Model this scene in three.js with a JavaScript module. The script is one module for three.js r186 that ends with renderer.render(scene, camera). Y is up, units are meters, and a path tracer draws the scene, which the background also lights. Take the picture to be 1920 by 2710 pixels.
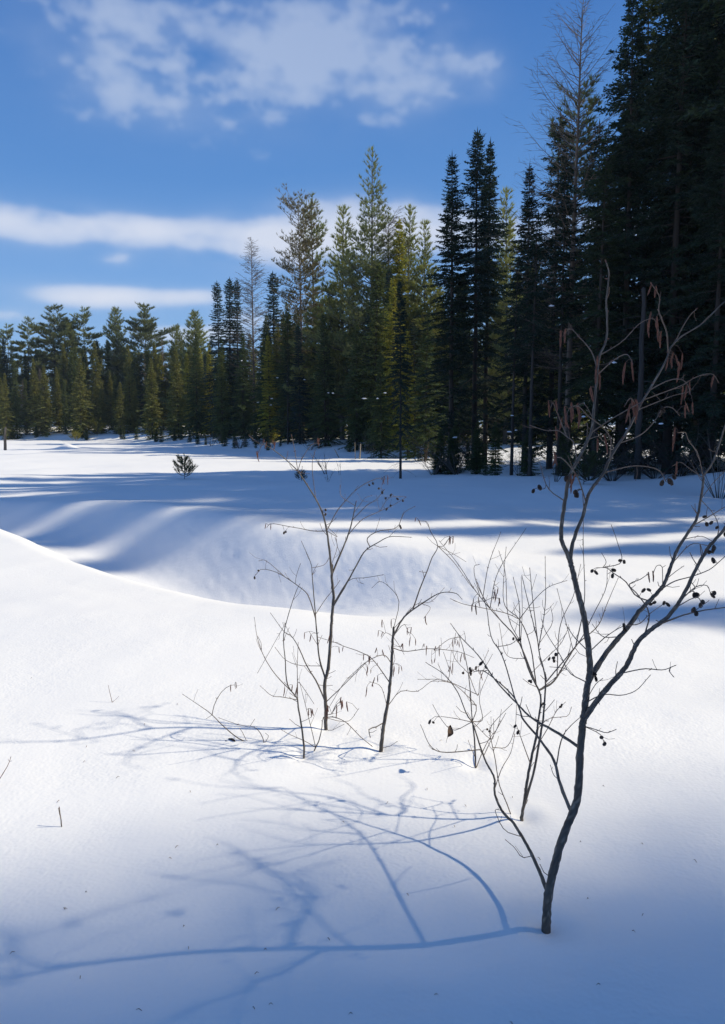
import * as THREE from 'three';
import { ImprovedNoise } from 'three/addons/math/ImprovedNoise.js';

// ---------------------------------------------------------------- camera, sky, sun, exposure
const scene = new THREE.Scene();
const F = 2110, PITCH = 6.22 * Math.PI / 180, EYE = 1.5;             // focal length in pixels of a 1920 x 2710 frame
const camera = new THREE.PerspectiveCamera(2 * Math.atan(1355 / F) * 180 / Math.PI, 1920 / 2710, 0.05, 1500);
camera.position.set(0, EYE, 0);
camera.rotation.x = -PITCH;
const SUN_EL = 40, SUN_AZ = 8;                                        // degrees up; degrees from +x towards -z
const rad = (d) => d * Math.PI / 180;
const sunDir = new THREE.Vector3(Math.cos(rad(SUN_EL)) * Math.cos(rad(SUN_AZ)), Math.sin(rad(SUN_EL)), -Math.cos(rad(SUN_EL)) * Math.sin(rad(SUN_AZ)));
const sun = new THREE.DirectionalLight(new THREE.Color().setRGB(1, 0.895, 0.675), 4.65);
sun.name = 'sun';
sun.position.copy(sunDir).multiplyScalar(200);
sun.castShadow = true;
sun.shadow.radius = 2.3;
sun.shadow.mapSize.set(4096, 4096);
Object.assign(sun.shadow.camera, { left: -90, right: 90, top: 90, bottom: -90, near: 1, far: 500 });
scene.add(sun, sun.target);
const renderer = new THREE.WebGLRenderer({ antialias: true });
renderer.toneMapping = THREE.LinearToneMapping;
renderer.toneMappingExposure = 1;
renderer.shadowMap.enabled = true;
renderer.setSize(725, 1024);

scene.fog = new THREE.FogExp2(new THREE.Color().setRGB(0.62, 0.78, 1), 0.0003);
const noise = new ImprovedNoise();
const N3 = (x, y, z) => noise.noise(x, y, z);
function fbm(x, y, z, o = 5) { let s = 0, a = 0.5, f = 1; for (let i = 0; i < o; i++) { s += a * N3(x * f, y * f, z * f + i * 7.3); a *= 0.5; f *= 2.03; } return s; }
const lerp = (a, b, t) => a + (b - a) * t, clamp = (x, a = 0, b = 1) => Math.min(b, Math.max(a, x));
const sstep = (x, a, b) => { const t = clamp((x - a) / (b - a)); return t * t * (3 - 2 * t); };

function buildSky() {
  const W = 2048, H = 1024, d = new Float32Array(W * H * 4);
  const ramp = [[0, [0.42, 0.6, 0.83]], [5, [0.275, 0.49, 0.81]], [10, [0.195, 0.395, 0.755]], [16, [0.112, 0.285, 0.645]], [26, [0.066, 0.198, 0.53]], [45, [0.06, 0.16, 0.41]], [90, [0.05, 0.125, 0.32]]];
  // banks of cloud: azimuth, elevation, half widths in degrees, thickness, raggedness
  const banks = [['high', -8, 23, 8.5, 2.7, 0.95, 0.8], ['high', -16.5, 23.3, 6, 2.9, 0.62, 0.9], ['high', -12, 20.6, 4, 1.2, 0.35, 0.8], ['high', -1.5, 24.2, 5, 2.4, 0.85, 1], ['high', 4.2, 23.8, 3.2, 2.5, 0.85, 1.1], ['high', 4.5, 21.6, 2.6, 1, 0.45, 1.1], ['high', 8.2, 22.4, 1.5, 1.3, 0.75, 1.1], ['high', -9, 30, 12, 4, 0.5, 1],
    ['band', -22, 12.9, 7.5, 1.15, 0.88, 0.25], ['band', -15.5, 12.8, 5.5, 0.85, 0.9, 0.3], ['band', -6.5, 12.4, 4.6, 1.45, 1.2, 0.25], ['band', 0.5, 13.6, 6, 1.7, 1.45, 0.25], ['band', 12, 13, 8, 1.2, 0.8, 0.6],
    ['lens', -17.5, 8.55, 4.2, 0.75, 1.25, 0.15], ['lens', -12.4, 8.8, 3, 0.5, 0.7, 0.2], ['wisp', -16.7, 11.0, 1.0, 0.42, 0.7, 0.8],
    ['low', -12.5, 6.3, 3.5, 0.65, 1.0, 0.3], ['low', -23.5, 7.0, 2.5, 0.55, 0.5, 0.4], ['low', -7, 7.4, 3, 0.7, 0.7, 0.4]];
  for (let r = 0; r < H; r++) {
    const el = ((r + 0.5) / H - 0.5) * 180;
    let k = 0;
    const e = Math.max(0, el);
    while (k < ramp.length - 2 && e > ramp[k + 1][0]) k++;
    const t = clamp((e - ramp[k][0]) / (ramp[k + 1][0] - ramp[k][0]));
    const base = [0, 1, 2].map((c) => lerp(ramp[k][1][c], ramp[k + 1][1][c], t));
    for (let q = 0; q < W; q++) {
      const round = ((q + 0.5) / W - 0.5) * 2 * Math.PI, i = (r * W + q) * 4;
      let a = 0, white = 0;
      if (el > 0) {
        const ce = Math.cos(rad(el)), X = Math.cos(round) * ce, Z = Math.sin(round) * ce, Y = Math.sin(rad(el));
        const az = Math.atan2(X, -Z) * 180 / Math.PI;
        let sum = 0, rag = 0;
        for (const b of banks) {
          const da = (az - b[1]) / b[3], de = (el - b[2]) / b[4];
          if (da * da + de * de > 9) continue;
          const g = b[5] * Math.exp(-da * da - (de < 0 ? de * de * 0.8 : de * de * 1.3));
          sum += g; rag += g * b[6];
        }
        if (az < -30 || az > 20 || el > 28) {                          // the same kind of broken cloud goes on all round
          const h = Y + 0.08, edge = Math.max(sstep(-az, 30, 42), sstep(az, 20, 32), sstep(el, 28, 36));
          const g = clamp(fbm(X / h * 1.1 + 3, Z / h * 1.1, 1.7, 4) * 2.2 - 0.05, 0, 0.9) * edge * sstep(el, 2, 14);
          sum += g; rag += g * 0.9;
        }
        if (sum > 0.02) {
          rag /= sum;
          const h = Y + 0.05;
          const n1 = fbm(az * 0.16 + 9.1, el * 0.34, 3.1, 5), n2 = fbm(X / h * 4, Z / h * 4, 8.2, 5), n3 = fbm(az * 0.55, el * 0.95, 5.5, 5);
          const n = lerp(n1 * 0.8, n1 * 0.9 + n3 * 0.9 + n2 * 0.65, clamp(rag));
          a = clamp(sum * (0.95 + 1.25 * n) + (rag * 0.85 + 0.1) * n - 0.1 - 0.18 * rag, 0, 1.25);
          a = (1 - Math.exp(-lerp(1.5, 1.15, clamp(rag)) * a * Math.min(1, a * 2.2))) * lerp(1.05, 0.7, clamp(rag));
          a = lerp(a, Math.max(a, clamp(0.34 * sum * (0.75 + 1.6 * n1 + 0.8 * n2), 0, 0.45)), 0.8);
          white = sstep(18 - el, -4, 6);
        }
      }
      const cl = [lerp(0.56, 0.8, white), lerp(0.65, 0.83, white), lerp(0.82, 0.92, white)];
      for (let c = 0; c < 3; c++) d[i + c] = lerp(base[c], cl[c], a);
      d[i + 3] = 1;
    }
  }
  const t = new THREE.DataTexture(d, W, H, THREE.RGBAFormat, THREE.FloatType);
  t.mapping = THREE.EquirectangularReflectionMapping;
  t.magFilter = t.minFilter = THREE.LinearFilter;
  t.needsUpdate = true;
  return t;
}
scene.background = scene.environment = buildSky();

// ---------------------------------------------------------------- helpers
function rng(a) { return () => { a |= 0; a = a + 0x6D2B79F5 | 0; let t = Math.imul(a ^ a >>> 15, 1 | a); t = t + Math.imul(t ^ t >>> 7, 61 | t) ^ t; return ((t ^ t >>> 14) >>> 0) / 4294967296; }; }
const V = (x, y, z) => new THREE.Vector3(x, y, z);
const taken = {};
function numbered(name) { const n = taken[name] = (taken[name] ?? -1) + 1; return n ? name + '_' + String(n).padStart(3, '0') : name; }
function tag(o, label, category, group, kind) { if (label) o.userData.label = label; if (category) o.userData.category = category; if (group) o.userData.group = group; if (kind) o.userData.kind = kind; return o; }
function shade(o) { o.traverse((c) => { if (c.isMesh) c.castShadow = c.receiveShadow = true; }); return o; }
function thing(name, pos, label, category, group) { const o = new THREE.Group(); o.name = numbered(name); o.position.copy(pos); scene.add(o); return tag(o, label, category, group); }
function part(parent, name, geo, mat) { const m = new THREE.Mesh(geo, mat); m.name = name; m.castShadow = m.receiveShadow = true; parent.add(m); return m; }
function at(px, py, D) {                                               // a point of the place, from where it is seen and how far off it is
  const u = (px - 960) / F, v = (py - 1355) / F, c = Math.cos(PITCH), s = Math.sin(PITCH), k = D / (c - v * s);
  return V(u * k, EYE - (s + v * c) * k, -D);
}
class Build {                                                          // gathers triangles with a colour for each corner
  constructor() { this.p = []; this.c = []; this.i = []; this.u = []; }
  v(x, y, z, c, u = 0, w = 0) { this.p.push(x, y, z); this.c.push(c[0], c[1], c[2]); this.u.push(u, w); return this.p.length / 3 - 1; }
  tri(a, b, c) { this.i.push(a, b, c); }
  blade(x, y, z, dx, dy, dz, len, wid, sx, sy, sz, c) {                // a needle-covered shoot: a flat spindle
    const m = len * 0.45, h = wid / 2;
    const a = this.v(x, y, z, c), b = this.v(x + dx * m + sx * h, y + dy * m + sy * h, z + dz * m + sz * h, c);
    const d = this.v(x + dx * m - sx * h, y + dy * m - sy * h, z + dz * m - sz * h, c), e = this.v(x + dx * len, y + dy * len, z + dz * len, c);
    this.i.push(a, b, e, a, e, d);
  }
  spike(x, y, z, dx, dy, dz, len, wid, sx, sy, sz, c) {                // one bundle of needles
    const h = wid / 2;
    const a = this.v(x - sx * h, y - sy * h, z - sz * h, c), b = this.v(x + sx * h, y + sy * h, z + sz * h, c), e = this.v(x + dx * len, y + dy * len, z + dz * len, c);
    this.i.push(a, b, e);
  }
  tube(pts, radii, sides, color, smoothCap = true) {                    // a round, tapering stem through pts
    let prev = null;
    const t = V(), n = V(), b = V(), rows = [];
    let len = 0;
    n.set(0.31, 0.2, 0.93);
    for (let k = 0; k < pts.length; k++) {
      t.subVectors(pts[Math.min(k + 1, pts.length - 1)], pts[Math.max(k - 1, 0)]).normalize();
      n.addScaledVector(t, -n.dot(t)); if (n.lengthSq() < 1e-6) n.set(t.y, -t.x, 0.1); n.normalize(); b.crossVectors(t, n);
      if (k) len += pts[k].distanceTo(pts[k - 1]);
      const row = [];
      for (let s = 0; s <= sides; s++) {
        const a = s / sides * Math.PI * 2, ca = Math.cos(a) * radii[k], sa = Math.sin(a) * radii[k], cc = typeof color === 'function' ? color(k / (pts.length - 1), s % sides) : color;
        row.push(this.v(pts[k].x + n.x * ca + b.x * sa, pts[k].y + n.y * ca + b.y * sa, pts[k].z + n.z * ca + b.z * sa, cc, s / sides, len));
      }
      if (prev) for (let s = 0; s < sides; s++) this.i.push(prev[s], prev[s + 1], row[s + 1], prev[s], row[s + 1], row[s]);
      prev = row; rows.push(row);
    }
    if (smoothCap) { const p = pts[pts.length - 1], e = this.v(p.x + t.x * radii.at(-1) * 0.8, p.y + t.y * radii.at(-1) * 0.8, p.z + t.z * radii.at(-1) * 0.8, typeof color === 'function' ? color(1, 0) : color); for (let s = 0; s < sides; s++) this.i.push(prev[s], prev[s + 1], e); }
    return rows;
  }
  geo(smooth) {
    const g = new THREE.BufferGeometry();
    g.setAttribute('position', new THREE.Float32BufferAttribute(this.p, 3));
    g.setAttribute('color', new THREE.Float32BufferAttribute(this.c, 3));
    g.setAttribute('uv', new THREE.Float32BufferAttribute(this.u, 2));
    g.setIndex(this.i);
    if (smooth) g.computeVertexNormals();
    return g;
  }
}
function dataTexture(size, f) {
  const d = new Uint8Array(size * size * 4);
  for (let y = 0; y < size; y++) for (let x = 0; x < size; x++) { const v = f(x / size, y / size), i = (y * size + x) * 4; d[i] = d[i + 1] = d[i + 2] = clamp(v) * 255; d[i + 3] = 255; }
  const t = new THREE.DataTexture(d, size, size); t.wrapS = t.wrapT = THREE.RepeatWrapping; t.magFilter = THREE.LinearFilter; t.minFilter = THREE.LinearMipmapLinearFilter; t.generateMipmaps = true; t.needsUpdate = true;
  return t;
}
function tiling(f) { return (u, v) => { const a = 1 - sstep(u, 0.8, 1) , b = 1 - sstep(v, 0.8, 1); return a * b * f(u, v) + (1 - a) * b * f(u - 1, v) + a * (1 - b) * f(u, v - 1) + (1 - a) * (1 - b) * f(u - 1, v - 1); }; }
const std = (rgb, rough, more = {}) => new THREE.MeshStandardMaterial({ color: new THREE.Color().setRGB(...rgb), roughness: rough, ...more });

// ---------------------------------------------------------------- the snow-covered ground
const LAKE = -0.55;
const edgeTable = [[-20, 20], [0, 13.5], [8, 15.5], [14, 12], [20, 9.4], [26, 5.6], [34, 3.2], [42, 4.5], [50, 3.5], [58, -4], [66, -9], [76, -14], [90, -21], [105, -33], [116, -60], [124, -120], [400, -400]];
function edgeX(D) { for (let k = 1; k < edgeTable.length; k++) if (D < edgeTable[k][0]) { const a = edgeTable[k - 1], b = edgeTable[k]; return lerp(a[1], b[1], clamp((D - a[0]) / (b[0] - a[0]))); } return -400; }
const brook = [[2.6, 5.2], [1.0, 6.5], [-0.6, 8.0], [-2.5, 10.0], [-4.0, 12.0], [-5.6, 13.9], [-8.2, 15.8], [-12, 17.6], [-17, 19]];
function brookAt(x, D) {                                               // distance to the buried brook, signed: + on its far side; and how far along
  let best = 1e9, sd = 0, along = 0;
  for (let k = 0; k < brook.length - 1; k++) {
    const [ax, ay] = brook[k], [bx, by] = brook[k + 1], ex = bx - ax, ey = by - ay, t = clamp(((x - ax) * ex + (D - ay) * ey) / (ex * ex + ey * ey));
    const qx = x - ax - ex * t, qy = D - ay - ey * t, d = Math.hypot(qx, qy);
    if (d < best) { best = d; sd = d * Math.sign(ex * qy - ey * qx || 1) * -1; along = k + t; }
  }
  return [sd, along];
}
const pits = [[1448, 2440, 2.25], [1382, 2176, 2.92], [862, 1928, 3.84], [1007, 1998, 3.58], [804, 1970, 3.5], [1259, 2028, 3.4]].map(([px, py, D]) => [at(px, py, D).x, D]);   // thaw hollows round the stems
function ground(x, D) {
  let y = lerp(0, LAKE, sstep(D - x * 0.45 - 1.5 * N3(x * 0.1, D * 0.1, 4), 15, 33));
  const sd = Math.max(x - edgeX(D), D > 110 ? Math.min(D - 119, -x) : -99);
  y += sstep(sd, -2, 6) * lerp(0.12, 0.75, sstep(D, 22, 50)) + clamp((sd - 4) / 60) * 1.2;
  const r = Math.hypot(x, D);
  y += (N3(x * 0.22 + 3, D * 0.22, 0.5) * 0.14 + N3(x * 0.6, D * 0.6, 2.5) * 0.035) * sstep(r, 2, 7);
  y += (N3(x * 1.6, D * 1.6, 9.5) * 0.012 + N3(x * 4.1, D * 4.1, 1.5) * 0.004);
  y += 0.11 * Math.sin(D * 1.25 + x * 0.5 + 1.6 * N3(x * 0.25, D * 0.2, 8.5)) * sstep(-x, 1.5, 5) * sstep(D, 11.5, 14) * (1 - sstep(D, 20, 26));
  for (const [hx, hD] of pits) { const d2 = (x - hx) ** 2 + (D - hD) ** 2; if (d2 < 0.09) y += -0.016 * Math.exp(-d2 / 0.002) + 0.006 * Math.exp(-(((Math.sqrt(d2) - 0.1) / 0.05) ** 2)); }
  if (r < 30) {
    const [sdb, al] = brookAt(x, D), depth = 0.74 * sstep(al, 0.5, 3.0) * lerp(1, 0.75, sstep(al, 5.5, 8));
    const wide = sdb > 0 ? 1.75 + 0.3 * N3(al * 1.1, 3, 2) : 1.5;
    const q = clamp(Math.abs(sdb) / wide);
    y -= depth * (sdb > 0 ? 1 - sstep(q, 0.12, 1) : 1 - sstep(q, 0.0, 1));
    const lip = Math.exp(-(((sdb - 1.9) / 0.7) ** 2)) * 0.08 * sstep(al, 0.6, 2); y += lip;
    const rough = sstep(sdb, 0.1, 0.7) * (1 - sstep(sdb, 1.3, 2.4)) * sstep(al, 0.4, 1.2) * (1 - sstep(al, 3.6, 5));   // wind-roughened crust on the far bank
    if (rough > 0) y += rough * (0.016 * fbm(x * 6, D * 6, 3.7, 3) + 0.012 * N3(x * 19, D * 19, 6.1));
  }
  y += 0.30 * Math.exp(-(((x - 10.2) / 1.9) ** 2) - (((D - 20.5) / 1.6) ** 2));                     // drift at the foot of the wood
  y += 0.42 * Math.exp(-(((x + 26) / 0.75) ** 2) - (((D - 70.5) / 0.8) ** 2));                      // a snowed-over hummock on the lake
  return y;
}
const snowBump = dataTexture(1024, tiling((u, v) => {
  const patch = clamp(0.5 + 1.6 * fbm(u * 6, v * 6, 2.2, 3)), crust = clamp(0.5 + 1.8 * fbm(u * 9 + 4, v * 5, 6.2, 3));
  return 0.5 + 0.5 * fbm(u * 11, v * 17, 1.1, 3) + (0.1 + 0.35 * patch) * fbm(u * 55, v * 70, 5.1, 3) + 0.22 * crust * Math.abs(N3(u * 34, v * 90, 3.3)) + 0.22 * N3(u * 260, v * 260, 7.7) * (0.4 + 0.6 * patch);
}));
const snowMat = new THREE.MeshPhysicalMaterial({ color: new THREE.Color().setRGB(0.91, 0.91, 0.915), roughness: 0.7, specularIntensity: 0.35, bumpMap: snowBump, bumpScale: 0.0048 });
{
  const rings = 680, p = [], uv = [], idx = [], angles = [];
  for (let k = 0; k <= 500; k++) angles.push(-62 + 124 * k / 500);
  for (let k = 1; k < 80; k++) angles.push(62 + 236 * k / 80);
  const A = angles.length;
  for (let r = 0; r <= rings; r++) {
    const R = 0.25 * Math.pow(900 / 0.25, r / rings);
    for (let a = 0; a < A; a++) { const t = rad(angles[a]), x = Math.sin(t) * R, D = Math.cos(t) * R; p.push(x, ground(x, D), -D); uv.push(x / 3.4, D / 3.4); }
  }
  for (let r = 0; r < rings; r++) for (let a = 0; a < A; a++) { const b = (a + 1) % A, q = r * A; idx.push(q + a, q + A + a, q + b, q + b, q + A + a, q + A + b); }
  const c = p.length / 3; p.push(0, ground(0, 0), 0); uv.push(0, 0);
  for (let a = 0; a < A; a++) idx.push(c, a, (a + 1) % A);
  const g = new THREE.BufferGeometry();
  g.setAttribute('position', new THREE.Float32BufferAttribute(p, 3)); g.setAttribute('uv', new THREE.Float32BufferAttribute(uv, 2));
  // faces upward
  const pa = V(p[0], p[1], p[2]), i0 = idx.slice(0, 3).map((k) => V(p[3 * k], p[3 * k + 1], p[3 * k + 2]));
  if (i0[1].clone().sub(i0[0]).cross(i0[2].clone().sub(i0[0])).y < 0) for (let k = 0; k < idx.length; k += 3) { const t = idx[k]; idx[k] = idx[k + 1]; idx[k + 1] = t; }
  g.setIndex(idx); g.computeVertexNormals();
  const m = new THREE.Mesh(g, snowMat); m.name = 'snow_ground'; m.castShadow = m.receiveShadow = true;
  tag(m, 'deep untouched white snow over the meadow, brook banks and frozen lake', 'snow', null, 'structure');
  scene.add(m);
}

// ---------------------------------------------------------------- trees: kinds
const needleMat = new THREE.MeshPhysicalMaterial({ color: 0xffffff, roughness: 0.75, specularIntensity: 0.3, vertexColors: true, side: THREE.DoubleSide, transmission: 0.45, thickness: 0 });
const barkMat = new THREE.MeshStandardMaterial({ color: 0xffffff, roughness: 0.95, vertexColors: true });
const twigMat = new THREE.MeshStandardMaterial({ color: 0xffffff, roughness: 0.9, vertexColors: true, side: THREE.DoubleSide });
const snowClumpMat = std([0.88, 0.9, 0.93], 0.8);
const tint = (c, r, a) => { const k = 1 + (r() - 0.5) * 2 * a, w = (r() - 0.5) * a * 0.5; return [c[0] * k * (1 + w), c[1] * k, c[2] * k * (1 - w)]; };
function trunkPts(r, H, lean = 0.02, n = 12) { const a = r() * 6.28, pts = []; for (let k = 0; k <= n; k++) { const t = k / n; pts.push(V(Math.cos(a) * lean * H * t * t + (r() - 0.5) * 0.03, -0.4 + (H + 0.4) * t, Math.sin(a) * lean * H * t * t + (r() - 0.5) * 0.03)); } return pts; }
const onTrunk = (pts, y) => { const n = pts.length - 1, f = clamp((y + 0.4) / (pts[n].y + 0.4)) * n, k = Math.min(n - 1, Math.floor(f)); return pts[k].clone().lerp(pts[k + 1], f - k); };
function trunkMesh(r, pts, r0, sides, color, tip = 0.012) { const b = new Build(); b.tube(pts, pts.map((p, k) => lerp(r0, tip, Math.pow(k / (pts.length - 1), 0.9))), sides, () => tint(color, r, 0.3)); return b.geo(true); }

// a spruce or fir: whorls of drooping boughs, each a fan of needle-covered shoots
function spruce(seed, o) {
  const r = rng(seed), H = o.H, pts = trunkPts(r, H, o.lean ?? 0.012), fol = new Build(), wood = new Build();
  const R = o.R, step = o.step ?? 0.24, sp = o.spacing ?? 0.1, wid = o.wid ?? 0.055, base = (o.base ?? 0.08) * H;
  for (let y = base; y < H * 0.99; y += step * (0.7 + 0.6 * r()) * lerp(1, 0.55, y / H)) {
    const t = (y - base) / (H - base), c0 = onTrunk(pts, y);
    const prof = Math.pow(1 - t, o.pow ?? 0.8) * Math.min(1, 0.62 + t * 2.0) + (o.club ? 0.16 * Math.exp(-(((t - 0.93) / 0.045) ** 2)) : 0);
    const n = o.boughs ?? 5, off = r() * 6.28;
    for (let k = 0; k < n; k++) {
      if (r() < (o.gap ?? 0.1) + (o.thinLow ?? 0) * (1 - t) * (1 - t)) continue;
      const az = off + (k + (r() - 0.5) * 0.7) / n * 6.28, L = Math.max(0.1, R * prof * (0.5 + 0.62 * r() + (r() < 0.06 ? 0.3 : 0)) * (1 + 0.2 * Math.sin(az * 2 + y * 1.1 + seed) + 0.15 * Math.sin(y * 2.7 + seed * 3 + az)) + 0.05), rise = lerp(o.rise0 ?? -0.12, o.rise1 ?? 0.6, t * t) + (r() - 0.5) * 0.2, ca = Math.cos(az), sa = Math.sin(az);
      const droop = (o.droop ?? 0.42) * (1 - 0.6 * t) * L, fwd = (s) => V(c0.x + ca * L * s, c0.y + rise * L * s - droop * s * s + 0.55 * droop * s * s * s, c0.z + sa * L * s);
      const bare = t < (o.dead ?? 0) * (0.6 + 0.8 * r());
      wood.tube([fwd(0), fwd(0.5), fwd(0.95)], [0.009 + 0.008 * L, 0.006 + 0.003 * L, 0.003], 3, tint(o.bark, r, 0.3), false);
      const cc = tint(o.color, r, 0.25);
      for (let s = 0.16 + 0.1 * r(); s < 1.02; s += sp / L * (0.7 + 0.6 * r())) {
        const q = fwd(Math.min(1, s)), lt = (o.shoot ?? 0.3) * (0.5 + 0.8 * (1 - s)) * Math.min(1.15, 0.35 + L * 0.6) * (0.7 + 0.6 * r());
        for (const side of [-1, 1]) {
          const spread = 0.75 + 0.5 * r(), out = Math.cos(spread), lat = Math.sin(spread) * side;
          let dx = ca * out - sa * lat, dz = sa * out + ca * lat, dy = -0.28 + (r() - 0.5) * 0.7 + rise * 0.4;
          const dl = 1 / Math.hypot(dx, dy, dz); dx *= dl; dy *= dl; dz *= dl;
          if (bare) { wood.spike(q.x, q.y, q.z, dx, dy, dz, lt * 1.1, 0.012, -dz, 0, dx, tint(o.bark, r, 0.3)); continue; }
          const roll = r() * 3.14, sx = -dz * Math.cos(roll), sy = Math.sin(roll), sz = dx * Math.cos(roll), cl = tint(cc, r, 0.28);
          fol.blade(q.x, q.y, q.z, dx, dy, dz, lt, wid, sx, sy, sz, cl);
          const m = o.sub ?? 3;
          for (let j = 0; j < m; j++) {
            const f = (j + 0.4 + 0.5 * r()) / (m + 0.3), sd2 = j % 2 ? 1 : -1;
            let ex = dx * 0.7 - dz * 0.7 * sd2 + (r() - 0.5) * 0.5, ez = dz * 0.7 + dx * 0.7 * sd2 + (r() - 0.5) * 0.5, ey = dy + (r() - 0.6) * 0.7;
            const el = 1 / Math.hypot(ex, ey, ez); ex *= el; ey *= el; ez *= el;
            const ro = r() * 3.14;
            fol.blade(q.x + dx * lt * f, q.y + dy * lt * f, q.z + dz * lt * f, ex, ey, ez, lt * (0.75 - 0.4 * f), wid * 0.9, -ez * Math.cos(ro), Math.sin(ro), ex * Math.cos(ro), tint(cl, r, 0.15));
          }
        }
        if (!bare && r() < 0.5) fol.blade(q.x, q.y, q.z, ca * 0.5, 0.5, sa * 0.5, lt * 0.6, wid, -sa, 0, ca, cc);
      }
      if (!bare) { const e = fwd(0.9), f = fwd(1), d = f.sub(e).normalize(); fol.blade(e.x, e.y, e.z, d.x, d.y, d.z, 0.2, wid, -sa, 0, ca, cc); }
    }
  }
  // bare dead sticks below the crown
  for (let y = 0.5; y < base + H * 0.12; y += 0.16) { const c0 = onTrunk(pts, y), az = r() * 6.28, L = (o.stick ?? 0.8) * R * (0.4 + 0.7 * r()), dr = -0.15 - 0.35 * r(); const q = (s) => V(c0.x + Math.cos(az) * L * s, c0.y + dr * L * s * s, c0.z + Math.sin(az) * L * s); wood.tube([q(0), q(0.5), q(1)], [0.014, 0.009, 0.004], 3, tint(o.bark, r, 0.4), false); for (let s = 0.3; s < 1; s += 0.13) { const p = q(s), sg = r() < 0.5 ? 1 : -1; wood.spike(p.x, p.y, p.z, Math.cos(az) * 0.7 - Math.sin(az) * 0.7 * sg, -0.2, Math.sin(az) * 0.7 + Math.cos(az) * 0.7 * sg, 0.25 + 0.2 * r(), 0.012, 0, 1, 0, tint(o.bark, r, 0.3)); } }
  const top = pts[pts.length - 1]; fol.blade(top.x, top.y - 0.35, top.z, 0, 1, 0, 0.55, wid, 1, 0, 0, o.color); fol.blade(top.x, top.y - 0.35, top.z, 0, 1, 0, 0.55, wid, 0, 0, 1, o.color);
  return [['trunk', trunkMesh(r, pts, o.r0 ?? 0.03 + H * 0.0085, 9, o.bark), barkMat], ['bough', wood.geo(false), twigMat], ['crown', fol.geo(false), needleMat]];
}
// a white pine: few, long, level limbs that carry flat plumes of needle tufts
function pine(seed, o) {
  const r = rng(seed), H = o.H, pts = trunkPts(r, H, o.lean ?? 0.015), fol = new Build(), wood = new Build(), tl = o.tuft ?? 0.2;
  const tuft = (x, y, z, dx, dy, dz, c) => {
    const n = o.needles ?? 8;
    for (let k = 0; k < n; k++) {
      let ex = dx + (r() - 0.5) * 1.7, ey = dy + 0.3 + (r() - 0.5) * 1.5, ez = dz + (r() - 0.5) * 1.7; const l = 1 / Math.hypot(ex, ey, ez); ex *= l; ey *= l; ez *= l;
      fol.spike(x, y, z, ex, ey, ez, tl * (0.7 + 0.6 * r()), tl * 0.3, -ez, 0.2, ex, tint(c, r, 0.2));
    }
  };
  const limb = (c0, az, L, rise, curl, lev, rad0) => {
    const ca = Math.cos(az), sa = Math.sin(az), q = (s) => V(c0.x + ca * L * s, c0.y + rise * L * s + curl * L * s * s, c0.z + sa * L * s);
    wood.tube([q(0), q(0.33), q(0.66), q(1)], [rad0, rad0 * 0.75, rad0 * 0.5, 0.006], lev ? 3 : 4, tint(o.bark, r, 0.25), false);
    const cc = tint(o.color, r, 0.22), dl = 1 / Math.hypot(1, rise + curl);
    if (lev < 2 && L > 0.45) {
      const gap = (o.fork ?? 0.36) * (lev ? 0.7 : 1);
      for (let s = lev ? 0.3 : (o.bareIn ?? 0.3); s < 1; s += gap / L * (0.7 + 0.6 * r())) { const sg = r() < 0.5 ? -1 : 1; for (const g of [sg, -sg]) if (r() < 0.85) limb(q(s), az + g * (0.6 + 0.5 * r()), (lev ? 0.5 : 0.42) * L * (1.15 - 0.6 * s) * (0.6 + 0.6 * r()), rise * 0.5 + 0.12 + 0.25 * r(), 0.12 + curl * 0.5, lev + 1, rad0 * 0.4); }
    }
    for (let s = lev ? 0.25 : 0.75; s <= 1.0; s += (o.tuftGap ?? 0.15) / Math.max(L, 0.2)) { const p = q(s); tuft(p.x, p.y, p.z, ca * dl, (rise + curl * 2 * s) * dl + 0.15, sa * dl, cc); }
    const e = q(1); tuft(e.x, e.y, e.z, ca * dl, (rise + 2 * curl) * dl, sa * dl, cc);
  };
  const base = (o.base ?? 0.25) * H;
  for (let y = base; y < H * 0.985; y += (o.step ?? 0.62) * (0.7 + 0.6 * r()) * lerp(1, 0.6, y / H)) {
    const t = (y - base) / (H - base), n = o.boughs ?? 5, off = r() * 6.28;
    for (let k = 0; k < n; k++) {
      if (r() < (o.gap ?? 0.15)) continue;
      const L = Math.max(0.35, o.R * o.prof(t) * (0.55 + 0.65 * r()));
      limb(onTrunk(pts, y), off + (k + (r() - 0.5) * 0.8) / n * 6.28, L, lerp(o.rise0 ?? 0.05, o.rise1 ?? 0.9, Math.pow(t, 1.6)) + (r() - 0.5) * 0.25, o.curl ?? 0.12, 0, 0.012 + 0.012 * L);
    }
  }
  const top = pts[pts.length - 1]; limb(onTrunk(pts, H - 0.6), 0, 0.12, 4, 0, 1, 0.01); for (let k = 0; k < 5; k++) tuft(top.x, top.y - k * 0.16, top.z, 0, 1, 0, o.color);
  return [['trunk', trunkMesh(r, pts, o.r0 ?? 0.03 + H * 0.009, 9, o.bark), barkMat], ['bough', wood.geo(false), twigMat], ['crown', fol.geo(false), needleMat]];
}
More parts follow.
